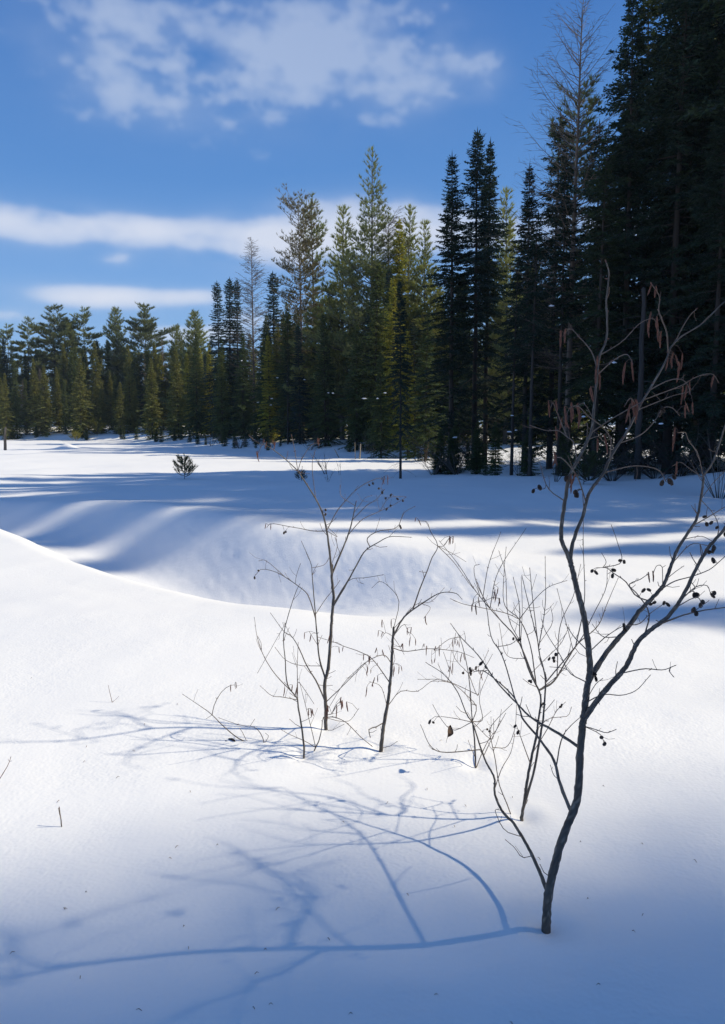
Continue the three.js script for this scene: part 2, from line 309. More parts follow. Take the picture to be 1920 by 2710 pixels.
// a leafless larch or a dead conifer: nothing but limbs and fine twigs
function bareTree(seed, o) {
  const r = rng(seed), H = o.H, pts = trunkPts(r, H, o.lean ?? 0.012), wood = new Build();
  const twig = (p, d, l, w) => { const s = Math.abs(d.y) > 0.8 ? V(1, 0, 0) : V(-d.z, 0, d.x).normalize(), c = tint(o.bark, r, 0.3); wood.spike(p.x, p.y, p.z, d.x, d.y, d.z, l, w, s.x, s.y, s.z, c); wood.spike(p.x, p.y, p.z, d.x, d.y, d.z, l, w, 0, 1, 0, c); };
  const base = (o.base ?? 0.3) * H;
  for (let y = base; y < H * 0.99; y += (o.step ?? 0.22) * (0.6 + 0.8 * r()) * lerp(1, 0.6, y / H)) {
    const t = (y - base) / (H - base), c0 = onTrunk(pts, y);
    for (let k = 0; k < (o.boughs ?? 2); k++) {
      const az = r() * 6.28, L = Math.max(0.25, o.R * o.prof(t) * (0.5 + 0.7 * r())), ca = Math.cos(az), sa = Math.sin(az), rise = lerp(o.rise0 ?? 0.05, o.rise1 ?? 0.9, t) + (r() - 0.5) * 0.25, curl = o.curl ?? 0.25;
      const wob = (r() - 0.5) * 0.3 * L, q = (s) => V(c0.x + ca * L * s - sa * wob * s * s, c0.y + rise * L * s + curl * L * s * s, c0.z + sa * L * s + ca * wob * s * s);
      wood.tube([q(0), q(0.3), q(0.65), q(1)], [0.008 + 0.008 * L, 0.006 + 0.006 * L, 0.005 + 0.002 * L, 0.003], 3, tint(o.bark, r, 0.25), false);
      for (let s = 0.15; s < 1; s += (o.spacing ?? 0.11) / L * (0.6 + 0.8 * r())) {
        const p = q(s), sg = r() < 0.5 ? 1 : -1, sp = 0.5 + 0.5 * r(), d = V(ca * Math.cos(sp) - sa * Math.sin(sp) * sg, (o.twigRise ?? 0.25) + (r() - 0.5) * 0.9, sa * Math.cos(sp) + ca * Math.sin(sp) * sg).normalize(), l = (o.twig ?? 0.5) * (0.4 + 0.8 * r()) * Math.min(1.2, 0.4 + L * 0.4);
        twig(p, d, l, o.tw ?? 0.012);
        for (let j = 0; j < (o.sub ?? 2); j++) { const f = 0.25 + 0.6 * r(), e = V(d.x + (r() - 0.5) * 1.3, d.y + (r() - 0.5) * 1.1 + (o.twigRise ?? 0.2) * 0.5, d.z + (r() - 0.5) * 1.3).normalize(); twig(p.clone().addScaledVector(d, l * f), e, l * 0.55, (o.tw ?? 0.012) * 0.8); }
      }
    }
  }
  return [['trunk', trunkMesh(r, pts, o.r0 ?? 0.03 + H * 0.007, 9, o.bark), barkMat], ['crown', wood.geo(false), twigMat]];
}
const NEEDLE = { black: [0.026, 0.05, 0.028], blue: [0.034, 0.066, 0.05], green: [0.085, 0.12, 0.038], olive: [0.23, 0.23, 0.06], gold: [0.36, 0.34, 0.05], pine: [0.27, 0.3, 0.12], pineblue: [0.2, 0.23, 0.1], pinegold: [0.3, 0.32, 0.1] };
const BARK = { dark: [0.05, 0.042, 0.035], grey: [0.11, 0.1, 0.085], brown: [0.085, 0.06, 0.042], pale: [0.24, 0.21, 0.17], larch: [0.17, 0.135, 0.105] };
const spire = (t) => Math.pow(1 - t, 1.3) * Math.min(1, 0.6 + t * 2) + 0.05, flatPine = (t) => (0.45 + 0.6 * Math.sin(Math.PI * Math.pow(t, 0.75))) * (1 - 0.45 * t * t * t), youngPine = (t) => Math.pow(1 - t, 0.85) + 0.05;
const larchProf = (t) => Math.pow(1 - t, 0.7) * Math.min(1, 0.5 + 1.4 * t) + 0.03;
const kinds = {                                                        // each kind as it is built once, at its full height
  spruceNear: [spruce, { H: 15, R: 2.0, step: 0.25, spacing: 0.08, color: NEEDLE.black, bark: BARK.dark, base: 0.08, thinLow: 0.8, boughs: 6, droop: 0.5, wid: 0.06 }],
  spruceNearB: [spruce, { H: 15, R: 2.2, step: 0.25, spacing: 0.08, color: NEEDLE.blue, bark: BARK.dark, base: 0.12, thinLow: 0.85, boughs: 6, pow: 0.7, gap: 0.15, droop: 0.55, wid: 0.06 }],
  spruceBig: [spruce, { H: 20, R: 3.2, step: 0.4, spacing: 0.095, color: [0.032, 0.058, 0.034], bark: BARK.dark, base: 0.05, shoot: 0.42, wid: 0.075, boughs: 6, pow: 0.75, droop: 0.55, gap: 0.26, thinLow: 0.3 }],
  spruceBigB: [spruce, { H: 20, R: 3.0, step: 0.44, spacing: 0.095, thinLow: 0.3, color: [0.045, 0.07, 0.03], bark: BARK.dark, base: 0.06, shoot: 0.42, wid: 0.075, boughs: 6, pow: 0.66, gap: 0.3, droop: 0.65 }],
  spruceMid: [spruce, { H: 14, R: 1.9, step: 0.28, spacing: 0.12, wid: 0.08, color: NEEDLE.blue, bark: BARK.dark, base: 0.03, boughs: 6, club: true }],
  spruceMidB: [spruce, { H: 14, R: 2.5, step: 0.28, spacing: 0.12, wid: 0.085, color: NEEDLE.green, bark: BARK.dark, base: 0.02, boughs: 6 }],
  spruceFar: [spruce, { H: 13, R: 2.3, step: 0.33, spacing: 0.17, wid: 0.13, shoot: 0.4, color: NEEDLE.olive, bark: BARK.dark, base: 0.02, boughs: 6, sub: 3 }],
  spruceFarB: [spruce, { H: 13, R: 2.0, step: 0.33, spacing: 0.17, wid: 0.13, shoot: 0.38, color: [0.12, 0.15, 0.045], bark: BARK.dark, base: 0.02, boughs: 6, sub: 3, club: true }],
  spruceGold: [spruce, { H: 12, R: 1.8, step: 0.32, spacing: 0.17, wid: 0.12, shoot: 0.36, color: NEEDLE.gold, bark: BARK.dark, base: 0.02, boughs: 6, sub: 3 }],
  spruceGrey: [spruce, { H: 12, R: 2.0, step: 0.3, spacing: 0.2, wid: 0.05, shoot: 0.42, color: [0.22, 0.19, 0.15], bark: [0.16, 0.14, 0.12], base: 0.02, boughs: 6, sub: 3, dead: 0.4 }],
  spruceThinTrunk: [spruce, { H: 12, R: 1.2, step: 0.3, spacing: 0.12, wid: 0.07, color: NEEDLE.black, bark: BARK.dark, base: 0.5, boughs: 5, gap: 0.25, r0: 0.11, stick: 0.6 }],
  fir: [spruce, { H: 6, R: 1.35, step: 0.2, spacing: 0.1, wid: 0.07, shoot: 0.32, color: NEEDLE.green, bark: BARK.dark, base: 0.02, boughs: 6, sub: 3, rise0: 0.05, droop: 0.3 }],
  pineMid: [pine, { H: 24, R: 5.6, base: 0.12, prof: spire, color: NEEDLE.pine, bark: BARK.grey, rise0: 0.0, rise1: 1.1, step: 0.7, tuft: 0.32, fork: 0.6, tuftGap: 0.32, boughs: 6, gap: 0.2, needles: 8 }],
  pineMidB: [pine, { H: 20, R: 4.8, base: 0.1, prof: spire, color: NEEDLE.pinegold, bark: BARK.grey, rise0: 0.02, rise1: 0.9, step: 0.66, tuft: 0.36, fork: 0.62, tuftGap: 0.32, boughs: 6, gap: 0.1, needles: 9 }],
  pineTop: [pine, { H: 20, R: 3.0, base: 0.68, prof: (t) => 0.5 + 0.6 * Math.sin(Math.PI * t), color: NEEDLE.pine, bark: BARK.grey, rise0: 0, rise1: 0.6, step: 0.5, tuft: 0.34, fork: 0.5, tuftGap: 0.3, boughs: 6, gap: 0.1 }],
  pineRust: [pine, { H: 19, R: 2.5, base: 0.2, prof: (t) => 0.55 + 0.45 * Math.sin(t * 3.1) * (1 - t), color: [0.21, 0.185, 0.09], bark: [0.19, 0.15, 0.12], rise0: -0.08, rise1: 0.8, step: 0.5, tuft: 0.26, fork: 0.42, tuftGap: 0.34, gap: 0.25, boughs: 5, needles: 5, r0: 0.17 }],
  pineThin: [pine, { H: 18, R: 2.7, base: 0.2, prof: (t) => 0.6 + 0.4 * Math.sin(t * 9) * (1 - t) - 0.35 * t, color: NEEDLE.pine, bark: BARK.grey, rise0: -0.05, rise1: 1.0, step: 0.6, tuft: 0.32, fork: 0.42, tuftGap: 0.25, gap: 0.25, boughs: 5 }],
  pineFlat: [pine, { H: 20, R: 3.9, base: 0.36, prof: flatPine, color: NEEDLE.pineblue, bark: BARK.grey, rise0: -0.05, rise1: 0.55, step: 0.9, tuft: 0.46, fork: 0.6, tuftGap: 0.36, needles: 8, gap: 0.3, boughs: 5, bareIn: 0.3 }],
  pineFlatB: [pine, { H: 20, R: 3.1, base: 0.36, prof: flatPine, color: NEEDLE.pine, bark: BARK.grey, rise0: -0.08, rise1: 0.45, step: 1.0, tuft: 0.46, fork: 0.55, tuftGap: 0.36, needles: 8, gap: 0.32, boughs: 5, bareIn: 0.3, lean: 0.03 }],
  pineYoung: [pine, { H: 17, R: 3.6, base: 0.1, prof: youngPine, color: NEEDLE.pine, bark: BARK.grey, rise0: 0.15, rise1: 1.2, step: 0.62, tuft: 0.42, fork: 0.55, tuftGap: 0.36, needles: 8, boughs: 6 }],
  larchNear: [bareTree, { H: 19, R: 3.6, base: 0.2, prof: larchProf, bark: BARK.larch, step: 0.19, boughs: 2, spacing: 0.13, twig: 0.6, rise0: -0.2, rise1: 0.8, curl: 0.4, r0: 0.16, tw: 0.012, sub: 2 }],
  larchMid: [bareTree, { H: 17, R: 2.6, base: 0.18, prof: larchProf, bark: BARK.larch, step: 0.15, boughs: 2, spacing: 0.15, twig: 0.6, rise0: -0.1, rise1: 0.7, curl: 0.15, tw: 0.026, sub: 3 }],
  deadMid: [bareTree, { H: 19, R: 2.6, base: 0.25, prof: (t) => 0.5 + 0.45 * Math.sin(t * 3.1) * (1 - t), bark: BARK.larch, step: 0.16, boughs: 2, spacing: 0.15, twig: 0.55, rise0: -0.1, rise1: 0.8, curl: 0.1, tw: 0.03, r0: 0.17, sub: 3 }],
  deadFar: [bareTree, { H: 12, R: 1.5, base: 0.08, prof: (t) => Math.pow(1 - t, 0.8) + 0.05, bark: [0.22, 0.17, 0.13], step: 0.12, boughs: 2, spacing: 0.18, twig: 0.5, rise0: -0.15, rise1: 0.2, curl: -0.1, twigRise: -0.1, tw: 0.04 }],
};
const built = {};
function tree(name, kind, x, D, H, turn, label, group, wide = 1) {
  const seedNo = 1;
  if (!built[kind]) built[kind] = kinds[kind][0](Object.keys(kinds).indexOf(kind) * 17 + 5 + seedNo, kinds[kind][1]);
  const t = thing(name, V(x, ground(x, D) - 0.05, -D), label, 'tree', group), k = H / kinds[kind][1].H;
  for (const [n, g, m] of built[kind]) { const p = part(t, n, g, m); if (n === 'bough') p.userData.kind = 'stuff'; }
  t.scale.set(k * wide, k, k * wide); t.rotation.y = turn;
  return t;
}

// ---------------------------------------------------------------- the wood
const rf = rng(4242);
const planted = [];
function plant(name, kind, px, topY, D, label, group, wide) {          // seen at px, its tip seen at topY, D metres off
  const top = at(px, topY, D), H = top.y - ground(top.x, D);
  planted.push([top.x, D]);
  return tree(name, kind, top.x, D, H, rf() * 6.28, label, group, wide);
}
// far shore: white pines above, spruces below
for (const [kind, px, top, D, label, w] of [
  ['pineFlatB', 22, 857, 132, 'ragged white pine standing above the spruces at the far left end of the wood'],
  ['pineFlatB', 67, 840, 130, 'narrow open-crowned white pine left of the broad windswept pine'],
  ['pineFlat', 138, 809, 128, 'broad windswept white pine with layered limbs on the far shore skyline'],
  ['pineFlatB', 222, 812, 129, 'slim white pine with one long limb reaching right on the far skyline'],
  ['pineYoung', 306, 816, 130, 'compact cone-shaped white pine alone against the sky on the far shore'],
  ['pineFlat', 385, 804, 127, 'tallest far pine with flat wide top under the long lens cloud'],
  ['pineYoung', 517, 825, 112, 'full green pine left of the three pointed dark spruces', 1.15],
  ['pineYoung', 470, 861, 118, 'smaller soft-topped pine just left of the full green pine'],
  ['pineYoung', 185, 856, 127, 'brownish green pine between the windswept pine and the slim pine']]) plant('white_pine', kind, px, top, D, label, null, w ?? 1);
const spruceList = [
  [11, 986, 'narrow spruce at the left edge of the far shore'], [37, 956, 'broad olive spruce behind the leaning post'], [88, 948, 'tall olive spruce right of the broad one on the left'], [66, 1000, 'short spruce in front of the two broad ones at far left'],
  [151, 970, 'spruce below the broad windswept pine'], [190, 926, 'bushy spruce between the grey dead spruce and the tall central one'], [250, 900, 'tallest olive spruce on the far shore, with a sharp tip'], [220, 956, 'spruce leaning against the left of the tallest olive spruce'],
  [291, 982, 'dark spruce right of the tallest olive spruce'], [304, 990, 'slender spruce just left of the blue-green fir'], [340, 909, 'pointed dark spruce behind the pale leaning snag'], [390, 917, 'spruce just right of the pale leaning snag'],
  [409, 908, 'spruce with a pale green tip right of the snag'], [463, 915, 'yellow-lit spruce in the middle of the far shore'], [500, 909, 'dark narrow spruce left of the golden one'], [496, 1012, 'low shaded spruce under the full green pine'], [446, 985, 'spruce with grey lower boughs near the snowy bank'], [122, 1010, 'thin spruce beside the grey dead spruce'], [355, 1000, 'low dark spruce left of the snag foot'], [170, 1005, 'low spruce in the shaded middle of the left shore'], [268, 1010, 'small spruce in front of the tallest olive spruce']];
spruceList.forEach(([px, top, label], k) => plant('spruce_tree', ['spruceFar', 'spruceFarB'][k % 2], px, top, 110 + (k * 37 % 9), label, null, 0.8));
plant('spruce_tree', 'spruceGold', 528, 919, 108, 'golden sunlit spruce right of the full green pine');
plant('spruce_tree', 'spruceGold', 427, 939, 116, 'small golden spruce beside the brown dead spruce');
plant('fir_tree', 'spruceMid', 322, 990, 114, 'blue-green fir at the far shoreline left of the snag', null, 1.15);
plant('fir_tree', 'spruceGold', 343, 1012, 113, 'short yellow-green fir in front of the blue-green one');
plant('dead_spruce', 'spruceGrey', 106, 973, 115, 'grey dead spruce at the far shoreline on the left');
plant('dead_spruce', 'deadFar', 431, 896, 121, 'reddish brown dead spruce rising over the far shore');
plant('dead_spruce', 'spruceGrey', 62, 1003, 114, 'second grey dead spruce, near the left end');
{ const s = plant('dead_snag', 'deadFar', 384, 917, 114, 'pale leaning dead snag with a bare lower trunk on the far shore', null, 0.7); s.rotation.z = -0.055; }
// the three pointed spruces, the bare larch and the wall of mid-distance trees
plant('spruce_tree', 'spruceMid', 577, 745, 88, 'leftmost of the three pointed dark spruces in a row');
plant('spruce_tree', 'spruceMid', 605, 736, 90, 'middle and thickest of the three pointed dark spruces', null, 1.1);
plant('spruce_tree', 'spruceMid', 626, 738, 89, 'rightmost of the three pointed dark spruces, beside the larch', null, 0.85);
plant('larch_tree', 'larchMid', 667, 628, 86, 'leafless larch between the three pointed spruces and the dark spruce');
plant('spruce_tree', 'spruceMid', 725, 718, 76, 'dark bushy spruce with twin tips right of the leafless larch', null, 1.25);
plant('dead_pine', 'pineRust', 797, 531, 70, 'tall half-dead pine with a pale bare trunk and grey twigs');
plant('white_pine', 'pineThin', 832, 536, 72, 'slim irregular pine right beside the half-dead one');
plant('white_pine', 'pineMidB', 905, 548, 66, 'green pine with a broken top left of the tallest pine', null, 1.15);
plant('white_pine', 'pineMid', 985, 395, 62, 'tallest pine in the middle, with a slim feathery spire');
plant('white_pine', 'pineMidB', 1078, 546, 66, 'bushy pine just right of the tallest pine');
plant('white_pine', 'pineMidB', 1128, 583, 60, 'pine half hidden behind the dark foreground spruce in the middle');
plant('dead_spruce', 'deadMid', 1030, 570, 63, 'brown dead crown close behind the tallest pine');
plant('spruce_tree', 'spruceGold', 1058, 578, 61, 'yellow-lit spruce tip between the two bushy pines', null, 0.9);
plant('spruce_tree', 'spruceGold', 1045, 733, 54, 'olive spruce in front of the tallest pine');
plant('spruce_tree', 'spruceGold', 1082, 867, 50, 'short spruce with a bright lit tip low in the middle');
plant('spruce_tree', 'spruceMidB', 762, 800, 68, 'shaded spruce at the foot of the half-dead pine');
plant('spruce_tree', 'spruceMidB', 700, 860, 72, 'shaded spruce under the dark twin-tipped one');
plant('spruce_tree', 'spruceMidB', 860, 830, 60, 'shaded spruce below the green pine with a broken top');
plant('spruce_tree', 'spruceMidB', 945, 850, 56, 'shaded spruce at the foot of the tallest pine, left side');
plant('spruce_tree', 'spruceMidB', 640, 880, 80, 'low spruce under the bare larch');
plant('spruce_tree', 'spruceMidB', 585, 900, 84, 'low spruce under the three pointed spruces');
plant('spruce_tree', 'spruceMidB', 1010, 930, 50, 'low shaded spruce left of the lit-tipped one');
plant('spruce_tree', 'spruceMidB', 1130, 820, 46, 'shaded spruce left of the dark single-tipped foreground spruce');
// right hand: the near wood
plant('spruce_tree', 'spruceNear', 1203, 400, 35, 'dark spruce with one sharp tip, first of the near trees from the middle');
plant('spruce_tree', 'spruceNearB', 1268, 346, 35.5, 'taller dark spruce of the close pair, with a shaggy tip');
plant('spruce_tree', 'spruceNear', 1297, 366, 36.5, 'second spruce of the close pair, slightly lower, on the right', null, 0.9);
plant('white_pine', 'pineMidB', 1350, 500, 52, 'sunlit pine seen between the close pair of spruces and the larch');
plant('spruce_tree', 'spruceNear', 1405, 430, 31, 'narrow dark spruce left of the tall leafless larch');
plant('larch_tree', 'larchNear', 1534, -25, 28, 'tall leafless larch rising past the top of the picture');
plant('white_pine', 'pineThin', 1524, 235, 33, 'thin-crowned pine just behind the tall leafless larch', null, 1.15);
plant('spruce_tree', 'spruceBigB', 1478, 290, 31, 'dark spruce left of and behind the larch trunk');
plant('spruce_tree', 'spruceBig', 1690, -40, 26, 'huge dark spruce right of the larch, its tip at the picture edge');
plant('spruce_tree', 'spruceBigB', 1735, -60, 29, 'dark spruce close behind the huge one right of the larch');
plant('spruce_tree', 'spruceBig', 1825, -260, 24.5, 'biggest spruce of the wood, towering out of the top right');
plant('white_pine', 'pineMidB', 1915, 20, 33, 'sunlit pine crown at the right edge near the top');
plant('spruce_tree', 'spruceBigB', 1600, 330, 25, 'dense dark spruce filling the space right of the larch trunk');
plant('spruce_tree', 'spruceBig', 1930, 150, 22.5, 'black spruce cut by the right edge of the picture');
plant('spruce_tree', 'spruceNearB', 1063, 740, 29.5, 'slight young spruce with a bare lower trunk in front of the wood', null, 0.7);
// deeper rows, known only as the dark inside of the wood
const inner = 'dark conifer in the shaded wood behind the front trees';
function rowTree(x, D, H, near, wide = 1) {
  const where = near ? ' on the right' : D > 117 ? ' of the far shore' : D > 85 ? ' left of the three pointed spruces' : ' in the middle distance';
  for (const [a, b] of planted) if (Math.hypot(a - x, b - D) < (near ? 1.5 : D > 117 ? 1.0 : 1.3)) return;
  planted.push([x, D]);
  const k = near ? ['spruceBig', 'spruceBigB', 'spruceNear', 'spruceNearB'][Math.floor(rf() * 4)] : ['spruceMid', 'spruceMidB', 'spruceFar', 'spruceFarB', 'spruceFar', 'spruceGold', 'spruceFarB'][Math.floor(rf() * 7)];
  tree(k === 'pineYoung' ? 'white_pine' : 'spruce_tree', k, x, D, H, rf() * 6.28, inner.replace(' behind', where + ' behind'), 'conifers inside the wood' + where, wide);
}
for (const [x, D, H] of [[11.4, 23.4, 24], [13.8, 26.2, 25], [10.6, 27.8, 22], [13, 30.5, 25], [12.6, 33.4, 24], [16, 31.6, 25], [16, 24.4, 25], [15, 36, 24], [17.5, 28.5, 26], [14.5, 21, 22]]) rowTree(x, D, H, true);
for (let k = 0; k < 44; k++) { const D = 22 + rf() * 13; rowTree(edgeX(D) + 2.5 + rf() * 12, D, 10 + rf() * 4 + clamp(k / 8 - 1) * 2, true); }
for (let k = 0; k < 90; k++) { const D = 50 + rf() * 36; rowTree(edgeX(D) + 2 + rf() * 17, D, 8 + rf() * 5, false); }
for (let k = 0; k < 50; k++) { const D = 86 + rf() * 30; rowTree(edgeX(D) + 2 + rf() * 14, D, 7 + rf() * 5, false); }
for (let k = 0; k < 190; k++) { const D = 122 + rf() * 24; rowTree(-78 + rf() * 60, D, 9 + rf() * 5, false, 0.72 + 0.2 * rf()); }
// young firs half sunk in the drifts along the edge of the wood
for (let k = 0; k < 46; k++) {
  const D = k < 14 ? 22 + rf() * 13 : 48 + rf() * 66, x = edgeX(D) + (rf() - 0.25) * 2.6;
  tree('young_fir', 'fir', x, D, 0.7 + rf() * 1.5, rf() * 6.28, (k < 14 ? 'young fir half sunk in the snow under the near trees on the right' : 'young fir half sunk in the snow along the far edge of the wood'), k < 14 ? 'young firs under the near trees' : 'young firs along the far wood edge', 0.9 + 0.4 * rf());
}
// the same wood goes on to the right, outside the picture, between the sun and the meadow
const aside = 'conifer of the wood edge right of the meadow';
for (const [kind, x, D, H, w] of [['spruceBig', 24, 4.26, 28, 0.72], ['spruceBigB', 27.5, 4.95, 31, 0.72], ['spruceBig', 31, 5.6, 35, 0.66], ['spruceBig', 22, 3.1, 26, 0.8], ['spruceBigB', 14.0, 0.7, 17, 1], ['spruceBigB', 14.8, 7.7, 11.2, 1.6], ['spruceNearB', 13.4, 10.8, 9.6, 1.3], ['spruceNear', 13.9, 12.6, 12.5, 0.9], ['spruceNearB', 13.6, 14.7, 16, 0.9], ['spruceNear', 12.2, 16.3, 17, 0.9], ['spruceNearB', 16, 17.6, 21, 0.9], ['spruceNear', 12.4, 18.9, 18, 1], ['spruceBig', 13.4, 21.4, 18, 1], ['spruceNear', 19, 16, 18.5, 0.8], ['spruceNearB', 14.6, 20.2, 20, 1], ['spruceBigB', 20, 19, 19, 1], ['spruceBig', 18.5, 21.5, 19, 1]])
  { planted.push([x, D]); tree(kind === 'pineTop' ? 'white_pine' : 'spruce_tree', kind, x, D, H, rf() * 6.28, kind === 'pineTop' ? 'bare-trunked pine of the wood edge right of the meadow' : aside, 'trees of the wood edge', w); }

// ---------------------------------------------------------------- alders and other things on the snow
const alderMat = new THREE.MeshStandardMaterial({ color: 0xffffff, roughness: 0.62, vertexColors: true });
const catkinMat = new THREE.MeshStandardMaterial({ color: 0xffffff, roughness: 0.85, vertexColors: true });
const SHEET = { p: [1100, 650, 0.505], q: [1100, 1250, 0.505], r: [1100, 1900, 0.505], s: [450, 1130, 0.4926], t: [0, 1130, 0.431], f: [0, 0, 1] };
function pts2(text) { let k = SHEET.f; const out = []; for (const w of text.trim().split(' ')) { if (SHEET[w]) k = SHEET[w]; else { const [x, y] = w.split(',').map(Number); out.push([k[0] + x * k[2], k[1] + y * k[2]]); } } return out; }
function catkinGeo(seed, len, rad0) {                                    // a hanging catkin: rows of little scales
  const r = rng(seed), b = new Build(), rows = 9, n = 7, ring = [];
  for (let k = 0; k <= rows; k++) {
    const t = k / rows, w = rad0 * Math.pow(Math.sin(Math.PI * clamp(t * 0.93 + 0.05)), 0.45), row = [];
    for (let s = 0; s < n; s++) { const a = (s + (k % 2) * 0.5) / n * 6.283, m = w * (0.82 + 0.36 * r()), c = tint([0.15, 0.06, 0.037], r, 0.45); row.push(b.v(Math.cos(a) * m + 0.12 * len * t * t, -len * t, Math.sin(a) * m, c)); }
    if (ring.length) for (let s = 0; s < n; s++) { const q = ring.at(-1); b.i.push(q[s], q[(s + 1) % n], row[(s + 1) % n], q[s], row[(s + 1) % n], row[s]); }
    ring.push(row);
  }
  return b.geo(true);
}
function coneGeo(seed) {                                                // a woody little cone with open scales
  const r = rng(seed), b = new Build(), L = 0.0185, R = 0.0056;
  b.tube([V(0, 0, 0), V(0, -L * 0.5, 0), V(0, -L, 0)], [R * 0.5, R * 0.66, R * 0.3], 6, [0.02, 0.014, 0.011]);
  for (let k = 0; k < 6; k++) for (let s = 0; s < 7; s++) {
    const a = (s + k * 0.5) / 7 * 6.283, y = -L * (0.06 + k * 0.165), w = R * (0.75 + 0.45 * Math.sin(Math.PI * (k + 0.7) / 6)), c = tint([0.08, 0.055, 0.04], r, 0.5), ca = Math.cos(a), sa = Math.sin(a);
    const A = b.v(ca * w * 0.4, y - 0.0012, sa * w * 0.4, c), B = b.v(ca * w - sa * 0.0022, y - 0.0026, sa * w + ca * 0.0022, c), C = b.v(ca * w + sa * 0.0022, y - 0.0026, sa * w - ca * 0.0022, c), E = b.v(ca * w * 0.5, y + 0.0022, sa * w * 0.5, c);
    b.i.push(A, B, C, E, C, B, A, E, B, A, C, E);
  }
  return b.geo(false);
}
const catkins = [0, 1, 2].map((k) => catkinGeo(31 + k, [0.052, 0.042, 0.034][k], [0.0029, 0.0027, 0.0025][k])), cones = [0, 1].map((k) => coneGeo(77 + k));
const shrubs = [];
function alder(name, label, px, py, D, category = 'alder shrub') {
  const foot = at(px, py, D), o = thing(name, foot, label, category), limbs = [], stalks = new Build(), r = rng(Math.floor(px * 7 + py));
  const spread = o.name === 'alder_shrub' ? 2.1 : o.name === 'alder_shrub_001' ? 1.7 : 1.3;
  const S = {
    // one stem or branch through the points of text; it leaves whatever it starts on, and ends dz metres farther off
    limb(text, r0, r1, dz = 0, opt = {}) {
      const p2 = pts2(text);
      if (limbs.length) dz *= spread;
      let D0 = opt.from ?? D, best = 40;
      if (limbs.length && opt.from === undefined) for (const l of limbs) for (const q of l) { const d = Math.hypot(q[0] - p2[0][0], q[1] - p2[0][1]); if (d < best) { best = d; D0 = q[2]; p2[0] = [lerp(p2[0][0], q[0], 1), lerp(p2[0][1], q[1], 1)]; } }
      let total = 0; const cum = [0];
      for (let k = 1; k < p2.length; k++) cum.push(total += Math.hypot(p2[k][0] - p2[k - 1][0], p2[k][1] - p2[k - 1][1]));
      const wav = (r() - 0.5) * 0.06 * D0 * total / 900;
      const p3 = p2.map((q, k) => { const t = cum[k] / total; return at(q[0], q[1], D0 + dz * t + wav * Math.sin(t * 5.5)).sub(foot); });
      if (!limbs.length) p3.unshift(p3[0].clone().add(V(0, -0.07, 0)));                        // the foot goes on down into the snow
      const curve = new THREE.CatmullRomCurve3(p3, false, 'centripetal'), n = Math.max(6, Math.round(total / (r0 > 0.006 ? 8 : 13))), pts = curve.getPoints(n), b = new Build();
      const rad_ = pts.map((p, k) => lerp(r0, r1, Math.pow(k / n, 0.85)) * (1 + 0.09 * (r() - 0.5)) * (k % 7 === 3 ? 1.09 : 1));
      for (let k = 1; k < n; k++) { const j = Math.min(0.0022, rad_[k] * 0.35); pts[k].x += (r() - 0.5) * j; pts[k].y += (r() - 0.5) * j; pts[k].z += (r() - 0.5) * j; }
      const thin = clamp((0.005 - r0) / 0.004), base = opt.color ?? [lerp(0.075, 0.135, thin), lerp(0.062, 0.095, thin), lerp(0.05, 0.072, thin)];
      b.tube(pts, rad_, r0 > 0.006 ? 11 : r0 > 0.003 ? 7 : 5, () => (r0 > 0.003 && r() < 0.1 ? tint([0.2, 0.17, 0.135], r, 0.3) : tint(base, r, 0.42)));
      const track = []; for (let k = 0; k <= n; k++) { const t = k / n, w = pts[k].clone().add(foot), q = w.z; const c = Math.cos(PITCH), s = Math.sin(PITCH), y = w.y - EYE, fw = -q * c - y * s, up = y * c + (-q) * s; track.push([960 + F * w.x / fw, 1355 - F * up / fw, -q]); }
      limbs.push(track);
      // buds and spur twigs
      const m = opt.spurs ?? Math.round(total / 40);
      for (let k = 0; k < m; k++) {
        const i = Math.floor(lerp(n * 0.15, n * 0.97, r())), p = pts[i], d = pts[Math.min(n, i + 1)].clone().sub(pts[Math.max(0, i - 1)]).normalize();
        const side = V(r() - 0.5, r() - 0.35, r() - 0.5).normalize(), dir = d.clone().multiplyScalar(0.7).add(side).normalize(), l = r() < 0.55 ? 0.008 + 0.006 * r() : (0.02 + 0.06 * r()) * Math.min(1.2, D / 3), w = Math.min(0.0015, rad_[i] * 0.6);
        if (l < 0.016) b.tube([p, p.clone().addScaledVector(dir, l * 0.5), p.clone().addScaledVector(dir, l)], [w * 0.7, w * 1.25, w * 0.3], 5, tint([0.11, 0.05, 0.04], r, 0.3));
        else { const mid = p.clone().addScaledVector(dir, l * 0.5), e = mid.clone().add(V(dir.x + (r() - 0.5) * 0.7, dir.y + 0.35, dir.z + (r() - 0.5) * 0.7).normalize().multiplyScalar(l * 0.5)); b.tube([p, mid, e.clone().lerp(mid, 0.15), e], [w, w * 0.8, w * 0.7, w * 0.9], 5, tint([0.13, 0.085, 0.06], r, 0.3)); }
      }
      const e = pts[n], d = pts[n].clone().sub(pts[n - 1]).normalize();
      if (r1 < 0.003) b.tube([e, e.clone().addScaledVector(d, 0.005), e.clone().addScaledVector(d, 0.011)], [r1 * 0.9, r1 * 1.35, r1 * 0.3], 5, tint([0.12, 0.055, 0.042], r, 0.3));
      part(o, opt.name ?? (limbs.length === 1 ? 'trunk' : 'branch'), b.geo(true), alderMat);
      return S;
    },
    near(x, y) { let best = 1e9, q0 = null; for (const l of limbs) for (const q of l) { const d = Math.hypot(q[0] - x, q[1] - y); if (d < best) { best = d; q0 = q; } } return [q0, best]; },
    hang(name, geo, x, y, size, tilt) {                                  // hung on a thin stalk from the nearest twig
